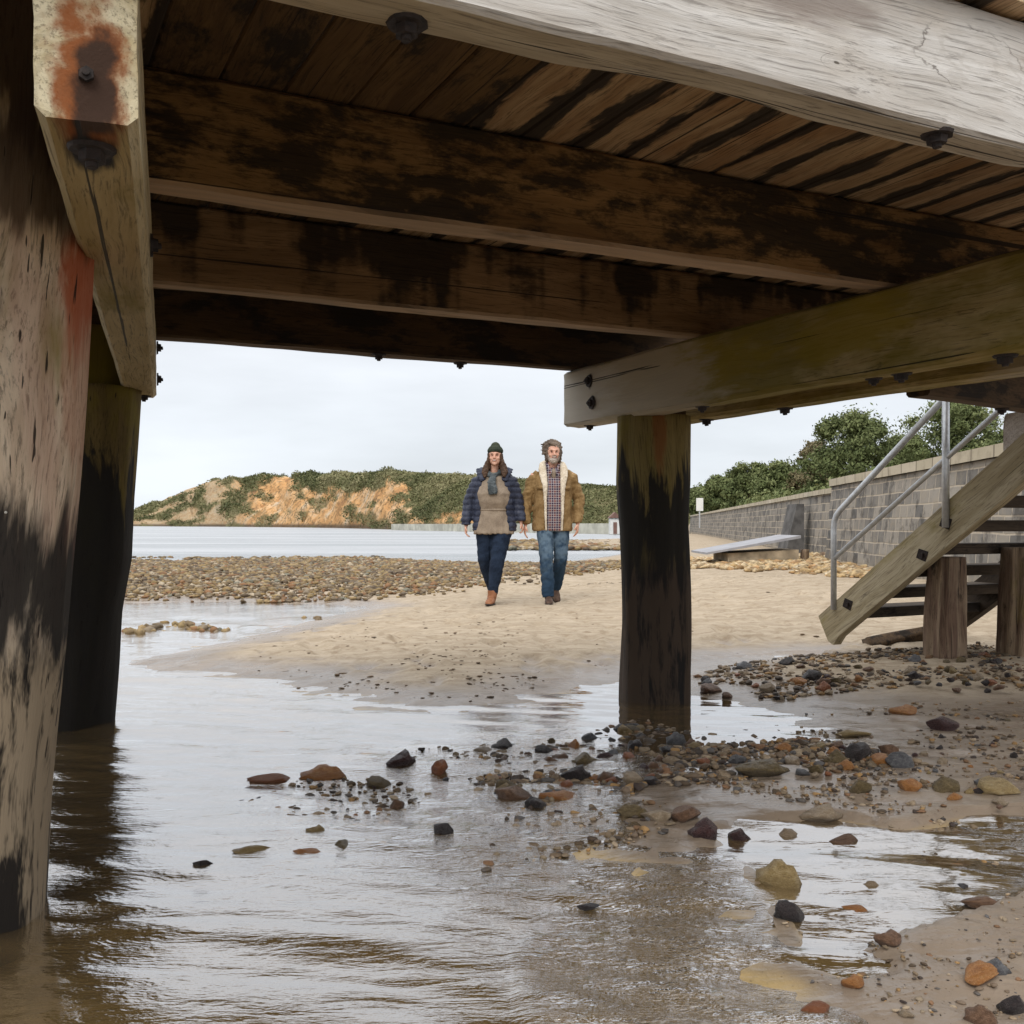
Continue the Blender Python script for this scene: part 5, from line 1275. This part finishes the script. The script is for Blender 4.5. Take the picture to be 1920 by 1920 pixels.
wom = empty('person', (XW, DW, ZWm), label='woman in a dark beanie, navy puffer jacket, taupe top and dark jeans, walking', cat='person'); wom.scale = (kW,) * 3; wom.rotation_euler.z = R(-5)
# ---- man
hc = (.005, -.035, 1.665)
bm = bmesh.new(); head(bm, hc, 1.0)
ptube(bm, [((.0, .01, 1.45), .062, .062), ((.002, -.005, 1.53), .056, .058), ((.004, -.015, 1.60), .058, .062)], 16)
ptorso(bm, [(.80, 0, .0, .150, .10), (.92, 0, 0, .165, .115), (1.1, 0, -.01, .155, .115), (1.30, 0, 0, .175, .115), (1.42, 0, .01, .170, .095), (1.48, 0, .01, .10, .07)])
for q, el, wr, ha in ((-1, (-.275, .03, 1.15), (-.300, -.02, .875), None), (1, (.295, .05, 1.16), (.275, -.03, .885), None)):
    sh_ = Vector((q * .195, .01, 1.41)); e_, w_ = Vector(el), Vector(wr)
    ptube(bm, [(Vector((q * .12, .01, 1.41)), .05, .06), (sh_, .056, .060), (sh_.lerp(e_, .5), .050, .052), (e_, .040, .042), (e_.lerp(w_, .4), .038, .040), (w_, .025, .023)], 14)
hand(bm, (-.300, -.02, .87), (-.12, -.1, -1), (0, -1, 0), 1.05, .35, -1); hand(bm, (.275, -.03, .88), (-.08, -.15, -1), (-.3, -1, 0), 1.05, .35, 1)
LM = ((-.088, -.01, .86), (-.080, -.12, .49), (-.058, -.135, .10)); RM = ((.095, .0, .86), (.088, -.02, .50), (.052, .22, .17))
for a_ in (LM, RM): leg(bm, *a_, (.080, .052, .038))
body = remesh('body', bm, M['skin'], man, .0075, 2); face(man, hc, 1.0)
bm = bmesh.new()
for a_ in (LM, RM): leg(bm, a_[0], a_[1], tuple(Vector(a_[2]) + Vector((0, 0, -.02))), (.098, .074, .064), 1.05)
ptorso(bm, [(.80, 0, .0, .158, .112), (.88, 0, 0, .178, .122), (.98, 0, 0, .172, .122)])
remesh('jeans', bm, M['jeans'], man, .011, 3, fold=lambda v: ff(v, 15) * .016 * sstep(.75 - v[:, 2], 0, .3) + ff(v, 8, 4) * .010)
bm = bmesh.new(); ptorso(bm, [(.80, 0, .0, .175, .130), (.92, 0, -.005, .180, .135), (1.1, 0, -.015, .175, .138), (1.30, 0, -.01, .185, .135), (1.42, 0, .0, .165, .11), (1.50, 0, .0, .075, .075)])
remesh('shirt', bm, M['plaid'], man, .011, 3, fold=lambda v: ff(v, 9, 8) * .006)
bm = bmesh.new()
for q in (-1, 1): ptube(bm, [((q * .068, .03, 1.545), .012, .028), ((q * .062, -.06, 1.52), .014, .026), ((q * .03, -.13, 1.445), .016, .016), ((q * .052, -.14, 1.40), .01, .008)], 10)
remesh('shirt_collar', bm, M['plaid'], man, .007, 2)
bm = bmesh.new(); pell(bm, (0, -.118, 1.43), (.026, .014, .055)); link('undershirt', bm_mesh('undershirt', bm), M['taupe'], man)
bm = bmesh.new()
popen(bm, [(.80, 0, .01, .205, .150, .085), (.83, 0, .01, .215, .158, .088), (.95, 0, .01, .212, .158, .088), (1.1, 0, .005, .208, .160, .090), (1.3, 0, .005, .220, .160, .088), (1.38, 0, .01, .215, .140, .085), (1.44, 0, .015, .165, .115, .08), (1.51, 0, .02, .105, .085, .07)], .022)
for q, el, wr in ((-1, (-.280, .03, 1.15), (-.300, -.018, .885)), (1, (.300, .05, 1.16), (.277, -.025, .895))):
    sh_ = Vector((q * .205, .012, 1.375)); e_, w_ = Vector(el), Vector(wr)
    ptube(bm, [(Vector((q * .09, .015, 1.45)), .05, .06), (Vector((q * .155, .013, 1.425)), .064, .075), (sh_, .074, .083), (sh_.lerp(e_, .45), .074, .080), (e_, .066, .070), (e_.lerp(w_, .5), .060, .064), (w_ + Vector((0, 0, .03)), .052, .055), (w_, .050, .052)], 18)
jk = remesh('jacket', bm, M['cord'], man, .009, 3, fold=lambda v: ff(v, 13, 2) * .020 * (np.abs(v[:, 0]) > .2) + ff(v, 8, 12) * .012)
for q in (-1, 1):
    bm = bmesh.new(); box_bm(bm, (q * .145, -.132, 1.275), (.095, .022, .05), Matrix.Rotation(q * .5, 3, 'Z')); bmesh.ops.bevel(bm, geom=bm.edges, offset=.008, segments=2, affect='EDGES'); link('pocket_flap', bm_mesh('pocket_flap', bm), M['cord'], jk)
bm = bmesh.new()
for q in (-1, 1):
    ptube(bm, [((q * .085, -.140, .805), .012, .012), ((q * .092, -.152, .95), .014, .013), ((q * .094, -.156, 1.12), .018, .014), ((q * .098, -.152, 1.30), .030, .018), ((q * .112, -.125, 1.40), .042, .020), ((q * .118, -.07, 1.48), .046, .026), ((q * .110, .0, 1.535), .038, .030), ((q * .07, .062, 1.555), .034, .034), ((0, .082, 1.56), .03, .036)], 12)
remesh('fleece_collar', bm, M['fleece'], man, .008, 2, fold=lambda v: ff(v, 50) * .006)
x, y, z = hc
bm = bmesh.new(); pell(bm, (x, y + .028, z + .042), (.084, .098, .084)); pell(bm, (x - .015, y - .052, z + .092), (.050, .030, .022), Matrix.Rotation(.3, 3, 'Y')); pell(bm, (x - .066, y + .02, z - .03), (.026, .055, .085)); pell(bm, (x + .068, y + .02, z - .03), (.024, .055, .085)); 
for k in range(26):
    aa = -2.6 + k * .21; hx_, hz_ = x + math.sin(aa) * .072, z + .045 + math.cos(aa) * .070; L_ = .035 + .03 * ((k * 7) % 5) / 5
    ptube(bm, [((hx_, y + .0, hz_), .018, .03), ((hx_ + math.sin(aa) * L_ * .6 - .008, y + .005, hz_ + math.cos(aa) * L_ * .5), .011, .018), ((hx_ + math.sin(aa) * L_ - .022, y + .01, hz_ + math.cos(aa) * L_ * .6), .004, .006)], 6)

ptube(bm, [((x - .075, y + .02, z + .03), .025, .03), ((x - .10, y + .02, z - .005), .018, .02), ((x - .125, y + .02, z - .015), .008, .008)], 8); ptube(bm, [((x + .075, y + .02, z + .02), .02, .03), ((x + .10, y + .02, z - .02), .01, .012)], 8)
bmesh.ops.delete(bm, geom=[], context='VERTS')
hm = remesh('hair', bm, M['hair_g'], man, .007, 1, fold=lambda v: ff(v, 45) * .014)
bm = bmesh.new(); pell(bm, (x, y - .058, z - .088), (.050, .040, .038)); pell(bm, (x, y - .088, z - .042), (.032, .012, .007))
for q in (-1, 1): pell(bm, (x + q * .048, y - .030, z - .058), (.018, .035, .040))
remesh('beard', bm, M['beard'], man, .006, 1, fold=lambda v: ff(v, 70) * .008)
shoe(man, LM[2], (-.055, -.10, .0), (-.075, -.365, .012), M['boot_b']); shoe(man, RM[2], (.052, .30, .135), (.06, .09, .0), M['boot_b'])
# ---- woman
hc = (.012, -.03, 1.575)
bm = bmesh.new(); head(bm, hc, .95)
ptube(bm, [((.0, .01, 1.36), .052, .052), ((.004, -.005, 1.44), .046, .048), ((.01, -.015, 1.50), .050, .055)], 16)
ptorso(bm, [(.78, 0, .0, .165, .115), (.90, 0, 0, .165, .115), (1.02, 0, -.01, .135, .105), (1.20, 0, -.02, .150, .125), (1.32, 0, .0, .160, .095), (1.38, 0, .01, .09, .065)])
AW = ((-1, (-.275, .03, 1.085), (-.300, -.04, .83)), (1, (.245, .05, 1.09), (.282, .01, .87)))
for q, el, wr in AW:
    sh_ = Vector((q * .175, .01, 1.32)); e_, w_ = Vector(el), Vector(wr)
    ptube(bm, [(Vector((q * .11, .01, 1.32)), .045, .055), (sh_, .050, .054), (sh_.lerp(e_, .5), .044, .046), (e_, .036, .038), (e_.lerp(w_, .4), .034, .036), (w_, .022, .020)], 14)
hand(bm, (-.300, -.04, .83), (.02, -.2, -1), (0, -1, 0), .92, .45, -1); hand(bm, (.282, .01, .865), (.30, -.1, -1), (0, -1, 0), .92, .6, 1)
LW = ((-.095, .0, .83), (-.100, -.01, .48), (-.048, .20, .15)); RW = ((.098, -.01, .83), (.045, -.13, .47), (-.008, -.13, .095))
for a_ in (LW, RW): leg(bm, *a_, (.085, .052, .036))
remesh('body', bm, M['skin'], wom, .0075, 2); face(wom, hc, .95)
bm = bmesh.new()
for a_ in (LW, RW): leg(bm, a_[0], a_[1], a_[2], (.108, .076, .050), 1.08)
ptorso(bm, [(.78, 0, .0, .185, .130), (.86, 0, 0, .195, .135), (.98, 0, 0, .165, .122)])
remesh('jeans', bm, M['jeans_d'], wom, .011, 3, fold=lambda v: ff(v, 14) * .012)
bm = bmesh.new(); ptorso(bm, [(.745, -.005, -.005, .215, .158), (.77, -.005, -.005, .212, .155), (.90, 0, -.005, .188, .145), (1.00, 0, -.015, .155, .132), (1.08, 0, -.03, .170, .150), (1.17, 0, -.035, .180, .160), (1.26, 0, -.01, .170, .130), (1.34, 0, .0, .150, .10), (1.40, 0, .0, .068, .065)])
tu = remesh('tunic', bm, M['taupe'], wom, .010, 3, fold=lambda v: ff(v, 10) * .007 + np.sin(np.arctan2(v[:, 1], v[:, 0]) * 17) * .005 * sstep(.98 - v[:, 2], 0, .15))
bm = bmesh.new(); ptorso(bm, [(.990, 0, -.014, .160, .137), (1.0, 0, -.014, .163, .140), (1.012, 0, -.014, .160, .137)]); link('waist_tie', bm_mesh('waist_tie', bm), M['taupe'], tu)
bm = bmesh.new()
popen(bm, [(.775, 0, .02, .228, .150, .150), (.80, 0, .02, .238, .160, .155), (.95, 0, .02, .225, .158, .135), (1.1, 0, .02, .218, .156, .128), (1.25, 0, .02, .215, .15, .115), (1.33, 0, .02, .20, .13, .10), (1.40, 0, .025, .13, .10, .09)], .026)
for q, el, wr in AW:
    sh_ = Vector((q * .18, .015, 1.295)); e_, w_ = Vector(el), Vector(wr)
    ptube(bm, [(Vector((q * .08, .015, 1.365)), .05, .06), (Vector((q * .13, .015, 1.34)), .062, .07), (sh_, .072, .080), (sh_.lerp(e_, .45), .074, .078), (e_, .066, .070), (e_.lerp(w_, .5), .060, .062), (w_ + Vector((0, 0, .05)), .055, .056), (w_ + Vector((0, 0, .015)), .048, .050)], 18)
jw = remesh('jacket', bm, M['navy'], wom, .009, 2, fold=lambda v: np.abs(np.sin(v[:, 2] * math.pi / .062)) ** .6 * .012 - .008 + ff(v, 18) * .006)
bm = bmesh.new()
for q in (-1, 1): ptube(bm, [((q * .115, -.10, 1.30), .028, .018), ((q * .135, -.06, 1.385), .050, .020), ((q * .150, .0, 1.425), .055, .022), ((q * .09, .07, 1.44), .05, .03), ((0, .09, 1.44), .04, .035)], 12)
remesh('hood', bm, M['navy'], jw, .009, 2, fold=lambda v: ff(v, 30) * .010)
x, y, z = hc
bm = bmesh.new(); pell(bm, (x, y + .030, z + .005), (.078, .080, .095))
for q in (-1, 1): ptube(bm, [((x + q * .060, y + .0, z + .02), .018, .045), ((x + q * .070, y - .005, z - .06), .024, .045), ((x + q * .088, y - .02, z - .12), .040, .038), ((x + q * .105, y - .06, z - .18), .038, .022), ((x + q * .10, y - .085, z - .23), .016, .010)], 10)
ptube(bm, [((x, y + .06, z + .02), .07, .03), ((x, y + .055, z - .08), .085, .03), ((x, y + .06, z - .17), .10, .03)], 14)
remesh('hair', bm, M['hair_b'], wom, .007, 1, fold=lambda v: ff(v, 45) * .010)
bm = bmesh.new(); pell(bm, (x, y + .012, z + .055), (.080, .094, .062)); pell(bm, (x, y + .025, z + .098), (.050, .058, .050)); ptube(bm, [((x, y + .01, z + .035), .083, .098), ((x, y + .012, z + .062), .084, .099)], 24)
remesh('beanie', bm, M['beanie'], wom, .006, 2, fold=lambda v: np.sin(np.arctan2(v[:, 1] - y, v[:, 0] - x) * 28) * .002)
bm = bmesh.new(); ptube(bm, [((-.075, .01, 1.40), .03, .04), ((-.06, -.07, 1.385), .032, .032), ((.0, -.115, 1.345), .040, .030), ((.06, -.07, 1.39), .030, .032), ((.075, .01, 1.405), .03, .04)], 12)
ptube(bm, [((.0, -.13, 1.35), .035, .025), ((-.012, -.175, 1.30), .042, .022), ((.0, -.205, 1.23), .052, .020), ((.008, -.207, 1.16), .050, .016)], 12)
remesh('scarf', bm, M['scarf'], wom, .008, 2, fold=lambda v: ff(v, 28) * .010)
shoe(wom, RW[2], (-.01, -.09, .0), (-.03, -.33, .010), M['boot_t']); shoe(wom, LW[2], (-.045, .27, .12), (-.045, .08, .0), M['boot_t'])
